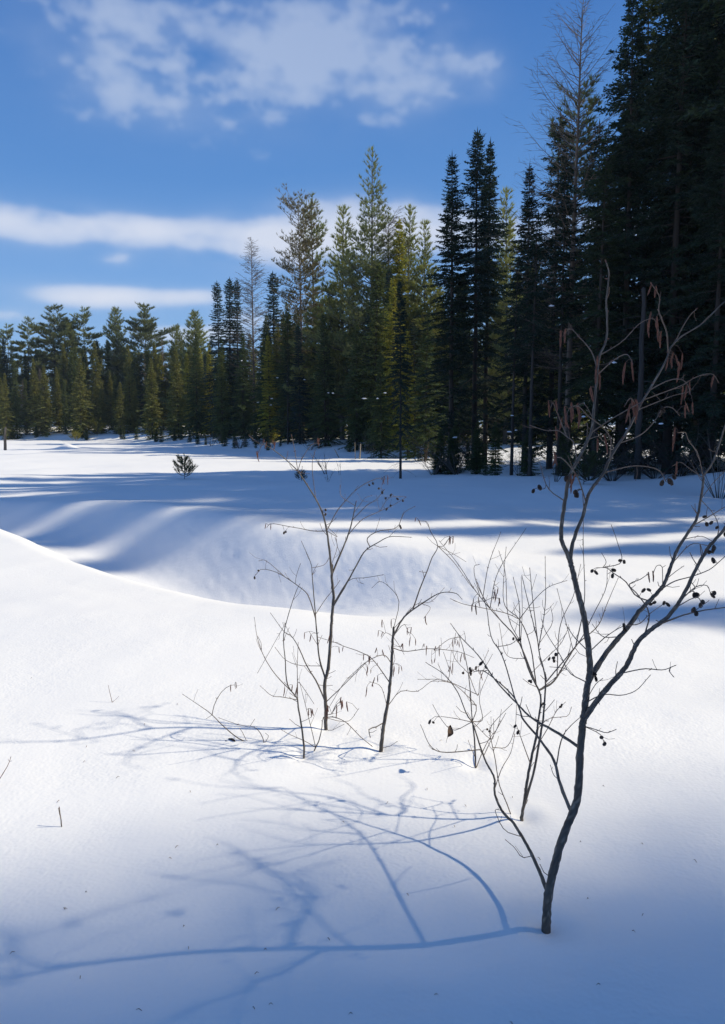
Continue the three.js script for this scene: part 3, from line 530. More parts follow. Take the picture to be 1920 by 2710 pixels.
      const [q, far] = S.near(x, y), top = at(x, y, q[2] + (r() - 0.5) * 0.02).sub(foot), from = at(q[0], q[1], q[2]).sub(foot), c = part(o, name, geo, catkinMat);
      if (far < 90) { const b = stalks; const mid = from.clone().lerp(top, 0.5); mid.y += 0.15 * from.distanceTo(top); b.tube([from, mid, top], [0.0009, 0.0008, 0.0008], 4, tint([0.09, 0.055, 0.04], r, 0.3)); }
      c.position.copy(top); c.rotation.set((r() - 0.5) * tilt, r() * 6.28, (r() - 0.5) * tilt); c.scale.set(size * (0.85 + 0.3 * r()), size * (0.75 + 0.5 * r()), size * (0.85 + 0.3 * r()));
    },
    catkins(text, size = 1, n = 2) { for (const [x, y] of pts2(text)) for (let k = 0; k < n; k++) S.hang('catkin', catkins[Math.floor(r() * 3)], x + (r() - 0.5) * 30 * size, y - 16 * size + (r() - 0.5) * 14 * size, size * 0.95, 0.6); return S; },
    cones(text, size = 1, n = 2) { for (const [x, y] of pts2(text)) for (let k = 0; k < n; k++) S.hang('cone', cones[k % 2], x + (r() - 0.5) * 26 * size, y - 4 + (r() - 0.5) * 20 * size, size * 0.8, 2.2); return S; },
    done() { if (stalks.i.length) tag(part(o, 'stalk', stalks.geo(true), alderMat), null, null, null, 'stuff'); },
  };
  shrubs.push(S);
  return S;
}
// the big alder on the right
alder('alder_shrub', 'tall forked grey-brown alder with hanging red catkins, nearest on the right', 1448, 2450, 2.25)
  .limb('r 685,1095 698,930 735,750 790,580 848,430 860,250 875,50 q 885,1270 900,1130 915,1040 905,900 880,740 850,620 820,500 800,430', 0.0142, 0.0072, 0.03, { spurs: 6 })
  .limb('q 800,430 765,350 765,300 785,150 800,40 p 803,1220 830,1160 880,1070 925,960 935,850 950,700 962,590 1000,490 1005,380 1000,300 1010,200 1012,130 1000,90', 0.0064, 0.0017, 0.0)
  .limb('q 800,430 830,350 880,220 910,110 985,5 p 1035,1085 1100,990 1165,860 1235,740 1315,600 1335,540 1390,480 1500,410 1624,290 1680,250', 0.0058, 0.0017, 0.12)
  .limb('q 920,1045 1010,930 1100,830 1180,720 1250,650 1300,590 1340,490 1375,400 1440,300 1475,240 1500,110 1510,30 p 1508,1210 1550,1150 1590,1050 1624,940 1660,850', 0.0082, 0.0022, 0.34)
  .limb('q 912,1232 980,1160 1060,1070 1115,1000 1165,890 1240,820 1320,760 1400,650 1480,490 1540,390 1624,290 1690,180', 0.0085, 0.0035, -0.1)
  .limb('r 695,885 640,780 580,660 520,560 450,480 415,390 415,320 370,230 340,150 300,30 q 270,1270 220,1150 150,1060 60,1000', 0.0062, 0.0012, 0.5)
  .limb('r 815,470 760,350 725,220 650,110 560,0 q 550,1250 510,1170 400,1070 350,1040 310,1045', 0.0058, 0.0012, 0.42)
  .limb('r 845,150 740,75 650,25 q 600,1280 540,1220 420,1090 330,960 235,860 190,800', 0.0048, 0.0011, 0.3)
  // upper right
  .limb('p 1335,540 1315,450 1275,340 1280,270 1240,205', 0.0024, 0.0013, -0.05)
  .limb('p 1390,480 1435,370 1470,335', 0.0018, 0.0012, 0.04)
  .limb('p 1245,745 1330,705 1390,700 1420,720 1440,770', 0.0018, 0.001, -0.06)
  .limb('p 1190,825 1280,815 1340,790 1420,770', 0.0018, 0.001, 0.05)
  .limb('p 1195,820 1300,770 1400,730 1480,685 1560,675 1585,710', 0.0018, 0.001, 0.09)
  .limb('p 1165,850 1140,810 1125,798 1100,835', 0.0014, 0.001, -0.03)
  .limb('p 1100,1000 1190,985 1260,910 1300,850 1345,850 1380,885', 0.0017, 0.001, 0.12)
  .limb('p 1035,1085 1025,1020 980,950 900,890 850,840 810,850 795,880', 0.0024, 0.0011, -0.08)
  .limb('p 935,945 1040,900 1130,850 1165,830', 0.0017, 0.0011, -0.06)
  .limb('p 1010,1150 1150,1155 1280,1180 1310,1230', 0.0019, 0.0012, 0.1)
  .limb('p 905,1305 850,1215 760,1110 740,1110', 0.0022, 0.0011, -0.1)
  .limb('p 962,600 920,550 860,480 810,435 780,465', 0.0019, 0.0011, 0.07)
  .limb('p 1000,540 1080,505 1180,405 1250,385 1280,460', 0.0017, 0.001, 0.1)
  .limb('p 958,665 1040,600 1110,570 1135,610', 0.0017, 0.001, -0.08)
  .limb('p 930,845 880,825 850,840', 0.0012, 0.001, 0.02)
  .limb('p 860,1080 830,1030 800,1005 750,970 690,970 610,945', 0.0021, 0.0011, 0.08)
  .limb('p 752,972 740,870 720,825 708,850', 0.0014, 0.001, 0.02)
  .limb('p 920,975 960,1000 980,1020', 0.0014, 0.001, 0.03)
  .limb('p 915,980 900,930 885,940', 0.0013, 0.001, 0.02)
  .limb('q 782,145 700,90 665,5 p 660,1165', 0.0019, 0.0011, 0.1)
  .limb('q 705,92 680,84 655,88', 0.0012, 0.001, 0.01)
  // branches of the middle right limb
  .limb('p 1550,1150 1480,1090 1430,1020 1415,980 1380,980', 0.0019, 0.0011, -0.07)
  .limb('p 1505,1225 1440,1170 1390,1135 1355,1150', 0.0017, 0.001, 0.06)
  .limb('p 1510,1290 1560,1245 1624,1180', 0.0014, 0.0011, 0.05)
  .limb('q 1475,250 1550,225 1624,180', 0.0022, 0.0013, 0.04)
  .limb('q 1440,320 1500,335 1545,355', 0.0014, 0.001, -0.04)
  .limb('q 1375,430 1450,375 1530,385', 0.0017, 0.001, 0.05)
  .limb('q 1180,720 1160,650 1100,570 1040,530 1000,500 970,500', 0.0026, 0.0011, 0.1)
  .limb('q 1085,545 1080,470 1060,370 1030,285', 0.0017, 0.001, 0.04)
  .limb('q 1050,530 1000,470 980,430', 0.0013, 0.001, 0.04)
  .limb('q 1240,815 1225,740 1165,640 1120,590 1180,560 1210,540', 0.0022, 0.0011, 0.1)
  .limb('q 1300,600 1360,570 1450,545 1540,510 1624,440', 0.0021, 0.0012, -0.1)
  .limb('q 1320,555 1290,490 1265,490 1250,520', 0.0014, 0.001, -0.04)
  .limb('q 1010,920 980,860 930,800', 0.0019, 0.001, 0.1)
  .limb('q 920,920 1000,860 1080,810 1120,800', 0.0018, 0.001, 0.06)
  .limb('q 1345,505 1370,515 1400,495', 0.0013, 0.001, 0.03)
  // branches of the lower right limb
  .limb('q 1320,765 1400,750 1500,725 1624,708', 0.0026, 0.0013, -0.1)
  .limb('q 1400,640 1470,600 1530,595 1545,630', 0.0018, 0.001, 0.06)
  .limb('q 1385,665 1480,655 1500,690', 0.0016, 0.001, -0.04)
  .limb('q 1470,520 1465,610 1400,650', 0.0013, 0.001, 0.03)
  .limb('q 1170,860 1180,790 1230,740 1300,690', 0.002, 0.001, 0.1)
  .limb('q 1120,1005 1200,1030 1300,1035 1355,1015', 0.0019, 0.001, -0.08)
  .limb('q 1300,1035 1330,1040 1348,1065', 0.0012, 0.001, -0.02)
  .limb('q 918,1170 980,1165 1080,1168 1160,1140 1225,1070', 0.0019, 0.001, 0.08)
  .limb('q 920,1165 945,1110 975,1085', 0.0012, 0.001, -0.05)
  .limb('q 900,1340 950,1350 1000,1365 1045,1350', 0.0017, 0.001, -0.08)
  .limb('q 950,1350 970,1375 985,1405', 0.0012, 0.001, -0.02)
  .limb('q 1560,165 1570,230 1590,310 1575,350', 0.0015, 0.001, 0.03)
  // branches on the left of the trunk
  .limb('q 885,1140 820,1060 790,1030 710,1020', 0.0019, 0.001, 0.12)
  .limb('q 785,1010 760,960 680,830 665,780', 0.0016, 0.001, 0.1)
  .limb('q 895,930 830,860 790,800', 0.0019, 0.001, 0.1)
  .limb('q 270,1270 190,1350 120,1270 95,1225', 0.0016, 0.001, 0.1)
  .limb('q 300,1300 210,1290 140,1280', 0.0016, 0.001, -0.06)
  .limb('q 270,1460 130,1465 80,1435 30,1330', 0.0021, 0.001, -0.1)
  .limb('q 510,1170 450,950 400,870 370,700 330,590', 0.0022, 0.001, 0.1)
  .limb('q 440,960 500,900 540,870', 0.0014, 0.001, 0.06)
  .limb('r 525,605 470,590 430,520 420,480 450,485', 0.0015, 0.001, -0.05)
  .limb('r 600,735 560,730 520,680 480,645', 0.0015, 0.001, 0.05)
  .limb('r 725,215 770,100 815,40 860,0', 0.0024, 0.0011, 0.1)
  .limb('r 745,345 725,300 710,255', 0.0012, 0.001, 0.04)
  .limb('r 410,310 450,270 500,180 520,90', 0.0018, 0.001, 0.15)
  .limb('r 340,160 400,110 470,-20', 0.0017, 0.001, 0.12)
  .catkins('p 785,480 1240,240 1240,390 1245,440 1280,470', 1.1, 2)
  .catkins('p 790,930 795,870 1130,830 1120,850 1350,630 1425,760 1440,860 1370,600', 1.1, 3)
  .catkins('p 940,620 930,680 945,780 845,870 880,930 975,1030 740,980 735,1120 1378,1000 1352,1160 708,850 1130,640 1580,720 830,1220', 1.05, 2)
  .cones('p 1325,1220 1345,1235 815,1215 830,1300 1275,850', 1.3, 2)
  .cones('q 640,90 820,110 955,515 1055,530 1100,450 1215,600 1260,690 1300,700 1480,630 1545,640 1500,690 1480,720 1068,805 1530,255 1570,280 1550,440 1560,385 1620,310', 1.05, 2)
  .cones('q 100,1300 950,1062 990,1410 715,965 340,1005 280,1050', 1, 2)
  .catkins('q 1240,545 875,870 430,690 310,720', 0.9, 2);
// thin stems between the big alder and the middle
alder('alder_shrub', 'slender double-stemmed alder whip cluster just left of the big alder', 1382, 2176, 2.92)
  .limb('r 555,545 570,440 600,250 640,60 q 640,1330 655,1170 600,1050 550,880 545,700 515,560', 0.0075, 0.0011, 0.2)
  .limb('r 578,440 620,280 660,60 q 668,1300 680,1150 680,1070 650,950 640,880 600,720 560,550', 0.0052, 0.0011, -0.1)
  .limb('q 655,1170 720,1100 790,990 850,900 960,800 1000,700 1060,560', 0.0042, 0.001, 0.25)
  .limb('q 730,1080 800,960 870,870 930,750 1000,600 1005,520', 0.0026, 0.001, 0.15)
  .limb('q 680,1070 600,900 545,770 470,700 465,520 475,400', 0.0026, 0.001, 0.2)
  .limb('q 548,880 490,770 470,520 440,420', 0.0018, 0.001, 0.1)
  .limb('q 548,745 640,650 700,600 785,570', 0.0018, 0.001, -0.1)
  .limb('q 650,950 680,700 680,450', 0.002, 0.001, 0.1)
  .limb('q 645,880 610,620 600,510', 0.0018, 0.001, -0.1)
  .limb('q 755,1030 760,800 830,640 865,490', 0.0022, 0.001, 0.2)
  .limb('q 885,860 885,680 880,400 880,250', 0.0022, 0.001, 0.1)
  .limb('q 755,900 745,620', 0.0014, 0.001, 0.05)
  .limb('q 600,1060 530,870 450,780 370,690 300,600 230,490 130,365', 0.0032, 0.001, 0.25)
  .limb('q 372,690 430,530 575,300', 0.002, 0.001, 0.1)
  .limb('q 375,640 385,480 445,320', 0.0018, 0.001, 0.08)
  .limb('q 550,770 480,740 350,710 250,690 190,665', 0.0018, 0.001, -0.1)
  .limb('q 370,690 320,580 310,490 325,485', 0.0016, 0.001, -0.05)
  .limb('q 660,1150 750,1060 840,950', 0.002, 0.001, 0.1)
  .limb('q 560,930 480,960 440,800', 0.0014, 0.001, 0.1)
  .limb('q 700,870 720,780 710,710', 0.0012, 0.001, 0.1)
  .limb('r 600,230 555,110 530,40', 0.0022, 0.001, -0.1)
  .limb('r 640,160 690,60 720,0 q 740,1250 780,1210', 0.0018, 0.001, 0.1)
  .limb('q 660,1280 700,1290 800,1275 815,1240', 0.0014, 0.001, 0.05)
  .limb('q 555,900 560,720 555,560', 0.0014, 0.001, 0.1)
  .limb('q 640,1000 700,960 760,900 800,820', 0.0014, 0.001, 0.1)
  .cones('q 530,1350 720,970 540,875 600,1110 680,1235 755,1240', 1, 2)
  .catkins('q 440,640 435,660 320,690 175,370', 0.85, 2);
alder('alder_shrub', 'small many-twigged alder with round cones, left of the double-stemmed one', 1259, 2028, 3.4)
  .limb('r 315,255 310,120 300,30 q 298,1300 285,1120 270,1010 230,860 190,800', 0.0046, 0.001, 0.2)
  .limb('q 305,1330 350,1300 335,1180 380,1060', 0.0022, 0.001, 0.1)
  .limb('q 300,1320 320,1230 270,1170 200,1110 140,1095 90,1095', 0.0022, 0.001, -0.1)
  .limb('q 285,1150 330,1170 340,1080 400,960', 0.0018, 0.001, 0.15)
  .limb('q 205,1120 180,1050 150,950', 0.0016, 0.001, 0.1)
  .limb('q 265,1170 150,1090 20,1085', 0.0018, 0.001, 0.1)
  .limb('r 315,220 355,170 400,90 q 430,1340 450,1250', 0.0022, 0.001, 0.2)
  .limb('q 350,1450 400,1400 410,1300', 0.0016, 0.001, -0.1)
  .limb('q 265,1050 200,960 210,850', 0.0014, 0.001, 0.1)
  .limb('q 270,1010 350,1000 380,940', 0.0014, 0.001, 0.1)
  .cones('q 275,1048 295,1060 370,1370 345,1005', 1.05, 2)
  .catkins('q 215,905 330,1060 195,1045 265,985', 0.8, 2);
{ const o = alder('alder_shoot', 'single wispy alder shoot standing beside the big alder foot', 1353, 2161, 2.95, 'alder shoot')
  .limb('r 502,518 440,350 415,200 400,130 390,60 q 430,1290 500,1220', 0.0026, 0.001, 0.15)
  .limb('r 415,210 480,150 520,60 530,-60', 0.0016, 0.001, 0.1); }
// middle group
alder('alder_shrub', 'tall thin alder in the middle with an open crown against the shaded snow', 862, 1928, 3.84)
  .limb('s 838,1620 838,1500 832,1380 850,1300 865,1130 872,1000 880,905 870,820 872,740', 0.0098, 0.0062, 0.1)
  .limb('s 872,740 855,640 840,540 820,460 780,380 730,300 690,240 640,190 580,140 500,95 480,130', 0.0056, 0.0013, -0.15)
  .limb('s 874,745 930,650 965,560 985,480 1000,405', 0.0052, 0.0022, 0.2)
  .limb('s 880,905 950,840 1000,750 1050,665 1120,620 1180,590 1290,592', 0.005, 0.0012, -0.3)
  .limb('s 1050,665 1060,600 1120,560 1220,540 1260,460 1310,430', 0.0026, 0.0012, 0.1)
  .limb('s 968,560 1030,500 1100,465 1200,420 1265,380', 0.0024, 0.0012, 0.2)
  .limb('s 985,480 1060,420 1110,390 1150,340', 0.0024, 0.0012, -0.1)
  .limb('s 1110,390 1180,380 1260,375', 0.0016, 0.0012, 0.05)
  .limb('s 838,530 900,450 950,390 1010,330 1080,290 1130,275 1150,300', 0.0026, 0.0012, 0.2)
  .limb('s 920,430 920,370 915,320', 0.0016, 0.0012, 0.05)
  .limb('s 840,590 780,560 700,545 640,535 540,520 525,535', 0.0022, 0.0012, 0.15)
  .limb('s 690,240 710,170 770,90 800,90', 0.002, 0.0012, 0.1)
  .limb('s 690,210 670,120 655,50', 0.0018, 0.0012, -0.05)
  .limb('s 765,350 765,200 780,130', 0.0018, 0.0012, 0.08)
  .limb('s 832,1360 805,1250 790,1100 780,980 765,800 760,740 710,620', 0.005, 0.0012, 0.25)
  .limb('s 780,980 740,900 690,855 640,820 570,780 490,765 465,790', 0.003, 0.0012, 0.15)
  .limb('s 572,780 510,715 485,718', 0.0016, 0.0012, 0.05)
  .limb('s 675,840 680,800 700,740', 0.0014, 0.0012, 0.05)
  .limb('s 785,975 840,920 890,860 910,830', 0.002, 0.0012, 0.1)
  .limb('s 770,800 830,740 860,700', 0.0016, 0.0012, 0.08)
  .limb('s 826,1440 790,1370 740,1290 690,1180 650,1120 620,1105 545,1005', 0.0042, 0.0012, 0.2)
  .limb('s 745,1295 810,1285 690,1280 620,1250 570,1190', 0.0018, 0.0012, 0.1)
  .limb('s 890,895 970,820 1050,810 1140,795', 0.0018, 0.0012, -0.1)
  .limb('s 935,640 900,590 850,540', 0.0016, 0.0012, -0.05)
  .limb('s 848,1500 920,1400 1010,1310 1060,1260', 0.0026, 0.0012, -0.2)
  .limb('s 870,680 900,640 890,600', 0.0014, 0.0012, 0.08)
  .limb('s 1050,440 1020,420 1050,380 1080,370', 0.0014, 0.0012, 0.06)
  .catkins('s 500,100 1145,285 478,150 565,100 795,85 525,540 745,1140 885,1150 930,1200', 0.9, 2)
  .cones('s 620,585 465,795 1085,310 1135,355 1165,370 1235,405 1195,445 1260,540 820,455', 1, 2);
alder('alder_shrub', 'low two-stemmed alder twig clump left of the tall thin middle one', 804, 1970, 3.5)
  .limb('s 720,1705 705,1590 690,1500 685,1460 635,1390 620,1250 612,1120 640,1000 680,880 695,850', 0.005, 0.0011, 0.2)
  .limb('s 685,1470 600,1450 550,1445 490,1395', 0.002, 0.001, -0.1)
  .limb('s 635,1390 560,1320 500,1220 470,1130 455,1030', 0.0024, 0.001, 0.2)
  .limb('s 545,1325 475,1315', 0.0012, 0.001, 0.05)
  .limb('s 685,1460 685,1280 690,1165', 0.0022, 0.001, 0.15)
  .limb('s 510,1230 490,1160 475,1130', 0.0012, 0.001, 0.05)
  .limb('s 650,1400 690,1370 730,1420 770,1480', 0.0016, 0.001, -0.1)
  .catkins('s 655,1420 645,1430', 1, 2);
alder('alder_shrub', 'bent alder twigs rising out of the snow in front of the tall thin middle one', 830, 1994, 3.55)
  .limb('s 770,1755 800,1690 818,1610 825,1560 870,1540', 0.0036, 0.001, -0.05)
  .limb('s 772,1750 730,1690 640,1650 605,1630', 0.0018, 0.001, -0.1)
  .limb('s 760,1740 760,1620 730,1500 700,1380', 0.002, 0.001, 0.15)
  .limb('s 820,1570 890,1560 950,1590 1020,1660 1080,1710', 0.0022, 0.0015, -0.1)
  .limb('s 860,1550 960,1580 1010,1520', 0.0015, 0.001, 0.05)
  .limb('s 760,1640 850,1630 930,1600', 0.0014, 0.001, -0.05)
  .catkins('s 930,1525 945,1490 770,1550 820,1540', 1.1, 3);
alder('alder_shrub', 'leaning alder with a broken-off stem top, between the tall thin and the many-twigged ones', 1007, 1998, 3.58)
  .limb('s 1132,1762 1150,1600 1175,1450 1190,1300 1197,1150 1203,1075', 0.0105, 0.0052, 0.1)
  .limb('s 1203,1078 1260,1020 1330,965 1400,920 1460,890 1540,895 1565,920', 0.0044, 0.0011, -0.25)
  .limb('s 1310,975 1340,880 1380,780 1410,700 1440,640 1400,560 1380,510 1340,505', 0.0032, 0.0011, 0.2)
  .limb('s 1440,670 1470,640 1500,600', 0.0014, 0.001, 0.05)
  .limb('s 1465,640 1520,720 1600,830 1624,860', 0.0018, 0.001, -0.1)
  .limb('s 1440,680 1520,680 1585,720', 0.0014, 0.001, 0.1)
  .limb('s 1240,1035 1230,930 1180,860 1130,830 1090,860', 0.0018, 0.001, 0.15)
  .limb('s 1183,1350 1130,1300 1080,1240 1000,1200 940,1180 880,1155 800,1130', 0.0026, 0.001, 0.15)
  .limb('s 1195,1215 1150,1225 1060,1260 1000,1310 940,1370 860,1500', 0.0022, 0.001, -0.15)
  .limb('s 1198,1205 1260,1205 1380,1192 1460,1195 1560,1210 1624,1235', 0.0024, 0.001, -0.15)
  .limb('s 1455,1195 1500,1140 1560,1130', 0.0014, 0.001, 0.08)
  .limb('s 1175,1485 1240,1420 1330,1420 1400,1370 1440,1355', 0.002, 0.001, 0.12)
  .limb('s 1172,1450 1130,1390 1080,1370', 0.0016, 0.001, -0.08)
  .limb('s 1145,1575 1110,1610 1070,1625 1075,1660', 0.0028, 0.002, -0.08)
  .limb('s 1200,1100 1160,1105 1140,1130', 0.0014, 0.001, 0.05)
  .limb('s 1210,1075 1260,1060 1280,1100', 0.0014, 0.001, -0.05)
  .limb('s 1390,925 1400,970 1370,1020', 0.0013, 0.001, -0.05)
  .limb('s 1180,1310 1210,1250 1200,1180 1240,1180', 0.0014, 0.001, 0.08)
  .limb('s 1200,1110 1230,1170 1255,1215', 0.0014, 0.001, -0.05)
  .limb('s 1250,1030 1330,950 1400,940 1470,870', 0.0016, 0.001, 0.1)
  .catkins('s 1165,1050 1280,1100 1370,1050 1140,1130 1128,1220 1240,1180 1245,1300 1205,1320 1085,1260 1060,1260 1040,1320 1078,1340 1112,1370 1065,1410 1390,1195 1310,1165 1435,1200 1430,1270 1520,1300 1540,1170 1340,520 1500,620', 0.85, 2);
alder('alder_shrub', 'small forked twig leaning left out of the snow beside a curled dead leaf', 658, 1973, 3.64)
  .limb('s 425,1712 350,1660 280,1600 220,1540 150,1490 75,1440', 0.0036, 0.001, 0.1)
  .limb('s 220,1540 240,1490 290,1410 345,1385 352,1400', 0.002, 0.001, 0.1)
  .limb('s 385,1690 390,1640 380,1625', 0.0014, 0.001, 0.03)
  .limb('s 225,1580 200,1565 ', 0.0012, 0.001, 0.02)
  .catkins('s 352,1405', 0.9, 2);
alder('alder_shrub', 'short forked twig just right of the leaning small one', 703, 1978, 3.62)
  .limb('s 512,1722 490,1650 450,1610 390,1605 270,1565', 0.0026, 0.001, 0.1)
  .limb('s 505,1690 530,1660 520,1650', 0.0014, 0.001, 0.03)
  .limb('s 450,1610 452,1575', 0.0012, 0.001, 0.03);
alder('dry_stick', 'lone upright twig sticking out of the bright snow, middle left', 299, 1879, 4.2, 'stick').limb('t 695,1740 690,1690 678,1640 668,1595', 0.0021, 0.001, 0.03, { spurs: 2, color: [0.16, 0.08, 0.06] });
alder('dry_stick', 'short dark straight stub poking from the snow, lower left', 164, 2192, 2.85, 'stick').limb('f 164,2194 162,2170 158,2142', 0.0024, 0.0018, 0.02, { spurs: 1, color: [0.06, 0.045, 0.035] });
alder('dry_stick', 'reddish twig slanting in from the left edge', -6, 2075, 3.2, 'stick').limb('f -8,2078 10,2045 24,2020 28,2008', 0.0022, 0.001, 0.04, { spurs: 2, color: [0.2, 0.08, 0.05] });
for (const s of shrubs) s.done();

// ---------------------------------------------------------------- small trees, dead wood and litter
function sapling(name, label, px, py, D, H, kind, seed, category = 'sapling') {   // a young pine: a few upswept shoots with long needles
  const r = rng(seed), p = at(px, py, D), o = thing(name, V(p.x, ground(p.x, D) - 0.02, -D), label, category), wood = new Build(), fol = new Build();
  const col = NEEDLE[kind], shoots = [[V(0, -0.05, 0), V(0.02, H * 0.5, 0), V(0, H, 0)]];
  for (let k = 0; k < 20; k++) {
    const a = k * 2.4 + r(), y = H * (0.1 + 0.7 * k / 20), l = H * (0.56 - 0.36 * k / 20) * (0.7 + 0.5 * r()), c = Math.cos(a), s = Math.sin(a), q = [V(0, y, 0), V(c * l * 0.6, y + l * 0.12, s * l * 0.6), V(c * l * 0.95, y + l * (0.42 + 0.3 * r()), s * l * 0.95)];
    shoots.push(q);
    for (let j = 0; j < 5; j++) { const f = q[0].clone().lerp(q[2], 0.35 + 0.5 * r()), e = V((r() - 0.5) + c * 0.6, 0.35 + 0.5 * r(), (r() - 0.5) + s * 0.6).normalize().multiplyScalar(l * (0.3 + 0.25 * r())); shoots.push([f, f.clone().addScaledVector(e, 0.5), f.clone().add(e).add(V(0, l * 0.08, 0))]); }
  }
  for (const q of shoots) {
    const curve = new THREE.QuadraticBezierCurve3(...q), pts = curve.getPoints(6), len = curve.getLength();
    wood.tube(pts, pts.map((_, i) => lerp(0.011, 0.005, i / 6) * H), 5, tint([0.09, 0.07, 0.05], r, 0.3));
    for (let s = 0.2; s <= 1.001; s += 0.05 * H / len) { const c = curve.getPoint(s), t = curve.getTangent(s); for (let j = 0; j < 16; j++) { const d = V(t.x + (r() - 0.5) * 2, t.y + 0.2 + (r() - 0.5) * 2, t.z + (r() - 0.5) * 2).normalize(); fol.spike(c.x, c.y, c.z, d.x, d.y, d.z, H * (0.07 + 0.04 * r()), H * 0.013, -d.z, 0.3, d.x, tint(col, r, 0.35)); } }
  }
  part(o, 'stem', wood.geo(true), barkMat); part(o, 'needles', fol.geo(false), needleMat);
  return o;
}
sapling('pine_sapling', 'small dark young pine standing alone in the shaded snow of the lake', 489, 1266, 30, 0.98, 'green', 5);
sapling('pine_sapling', 'bright yellow-green young tree at the far edge of the lake', 258, 1158, 108, 2.3, 'gold', 6);
sapling('pine_sapling', 'smaller yellow-green young tree left of the bright one at the far edge of the lake', 201, 1166, 104, 1.5, 'gold', 7);
sapling('fir_seedling', 'dark evergreen seedling behind the top of the tall thin middle alder', 798, 1248, 29, 0.45, 'green', 8);
sapling('fir_seedling', 'dark evergreen seedling at the foot of the wood behind the big alder', 1545, 1285, 20.5, 0.95, 'green', 9);
{ const p = at(14, 1188, 66), o = thing('dead_snag', V(p.x, ground(p.x, 66) - 0.1, -66), 'broken dead tree post leaning a little on the lake at the left edge', 'dead snag'), b = new Build(), r = rng(3);
  b.tube([V(0, -0.2, 0), V(0.03, 0.6, 0), V(0.05, 1.3, 0.02), V(0.12, 2.0, 0), V(0.14, 2.1, 0)], [0.13, 0.115, 0.11, 0.09, 0.03], 9, () => tint([0.11, 0.095, 0.08], r, 0.4)); part(o, 'trunk', b.geo(true), barkMat); }
function bush(name, label, px, py, D, H, color, seed, { stems = 9, spread = 0.5, lean = 0, sub = 4, category = 'bare bush', thick = 1 } = {}) {   // leafless stems from one foot
  const r = rng(seed), p = at(px, py, D), o = thing(name, V(p.x, ground(p.x, D) - 0.03, -D), label, category);
  for (let k = 0; k < stems; k++) {
    const b = new Build(), a = r() * 6.283, l = H * (0.5 + 0.6 * r()), s = spread * (0.3 + r()), c = Math.cos(a) * s + lean, z = Math.sin(a) * s, f = V(Math.cos(a) * 0.05 * H, 0, Math.sin(a) * 0.05 * H), dr = (r() - 0.5) * 0.4;
    const q = (t) => V(f.x + c * l * t + dr * t * t * l * 0.4, l * t * (1 - 0.25 * s * t), f.z + z * l * t + dr * l * t * t * 0.3), cl = tint(color, r, 0.3), w = thick * (0.004 + 0.004 * H * (0.5 + r()));
    b.tube([q(0), q(0.35), q(0.7), q(1)], [w, w * 0.8, w * 0.6, w * 0.35], 5, cl);
    for (let j = 0; j < sub; j++) { const t = 0.25 + 0.65 * r(), e = q(t), d = V(c + (r() - 0.5) * 1.5, 0.8 + (r() - 0.3), z + (r() - 0.5) * 1.5).normalize(), g = l * (0.15 + 0.3 * r()); b.tube([e, e.clone().addScaledVector(d, g * 0.5), e.clone().addScaledVector(d, g).add(V((r() - 0.5) * g * 0.3, g * 0.1, 0))], [w * 0.55, w * 0.45, w * 0.3], 4, cl); }
    part(o, 'stem', b.geo(true), barkMat);
  }
  return o;
}
const DARKTWIG = [0.045, 0.036, 0.03], TAN = [0.3, 0.21, 0.12], GREYTWIG = [0.12, 0.1, 0.085];
bush('bare_bush', 'tan dry bush at the wood edge behind the middle alders', 1022, 1196, 52, 1.5, TAN, 11, { stems: 14 });
bush('dry_weed', 'thin pale dry stalks left of the tan bush', 985, 1200, 50, 1.2, TAN, 12, { stems: 6, spread: 0.3 });
bush('bare_bush', 'dark leaning stalks behind the top of the tall thin middle alder', 862, 1232, 34, 1.0, DARKTWIG, 13, { stems: 9, spread: 0.3, lean: -0.35 });
bush('dry_weed', 'two thin dark stalks right of the dark leaning ones', 900, 1236, 33, 0.7, DARKTWIG, 14, { stems: 2, spread: 0.1 });
bush('dry_weed', 'tiny twigs poking out of the shade below the dark leaning stalks', 868, 1255, 28, 0.4, GREYTWIG, 15, { stems: 4, spread: 0.5 });
bush('bare_bush', 'small brown shrub with a curved stem, left of the close trunks', 1123, 1207, 42, 1.1, [0.16, 0.1, 0.07], 16, { stems: 4, spread: 0.25 });
bush('brush_heap', 'tangled dead brush left of the first near spruce trunk', 1172, 1224, 34.2, 1.5, DARKTWIG, 17, { stems: 34, spread: 0.95, lean: -0.1, sub: 6, category: 'brush' });
bush('brush_heap', 'low dead twigs between the close spruce trunks', 1262, 1222, 34.5, 0.9, DARKTWIG, 18, { stems: 18, spread: 1.0, category: 'brush' });
bush('bare_bush', 'spindly dark twigs at the wood edge left of the big alder top', 1375, 1250, 27, 0.9, DARKTWIG, 19, { stems: 10, spread: 0.6 });
bush('bare_bush', 'thin branching twigs under the wood behind the left fork of the big alder', 1470, 1272, 22, 0.9, DARKTWIG, 20, { stems: 7, spread: 0.55 });
for (const [k, px, py, D, H, label] of [[21, 1620, 1268, 22.5, 1.2, 'dark tangled brush left of the grey bare trunk'], [22, 1735, 1262, 22.5, 1.3, 'dark tangled brush right of the grey bare trunk'], [23, 1800, 1255, 22.5, 1.3, 'dark tangled brush behind the right snow drift'], [24, 1560, 1262, 23, 1.2, 'dark tangled brush beside the evergreen seedling']])
  bush('brush_heap', label, px, py, D, H, DARKTWIG, k, { stems: 26, spread: 1.1, sub: 6, category: 'brush' });
bush('bare_bush', 'fine bare twigs at the right edge above the snow drift', 1905, 1290, 17, 1.4, GREYTWIG, 25, { stems: 12, spread: 0.5 });
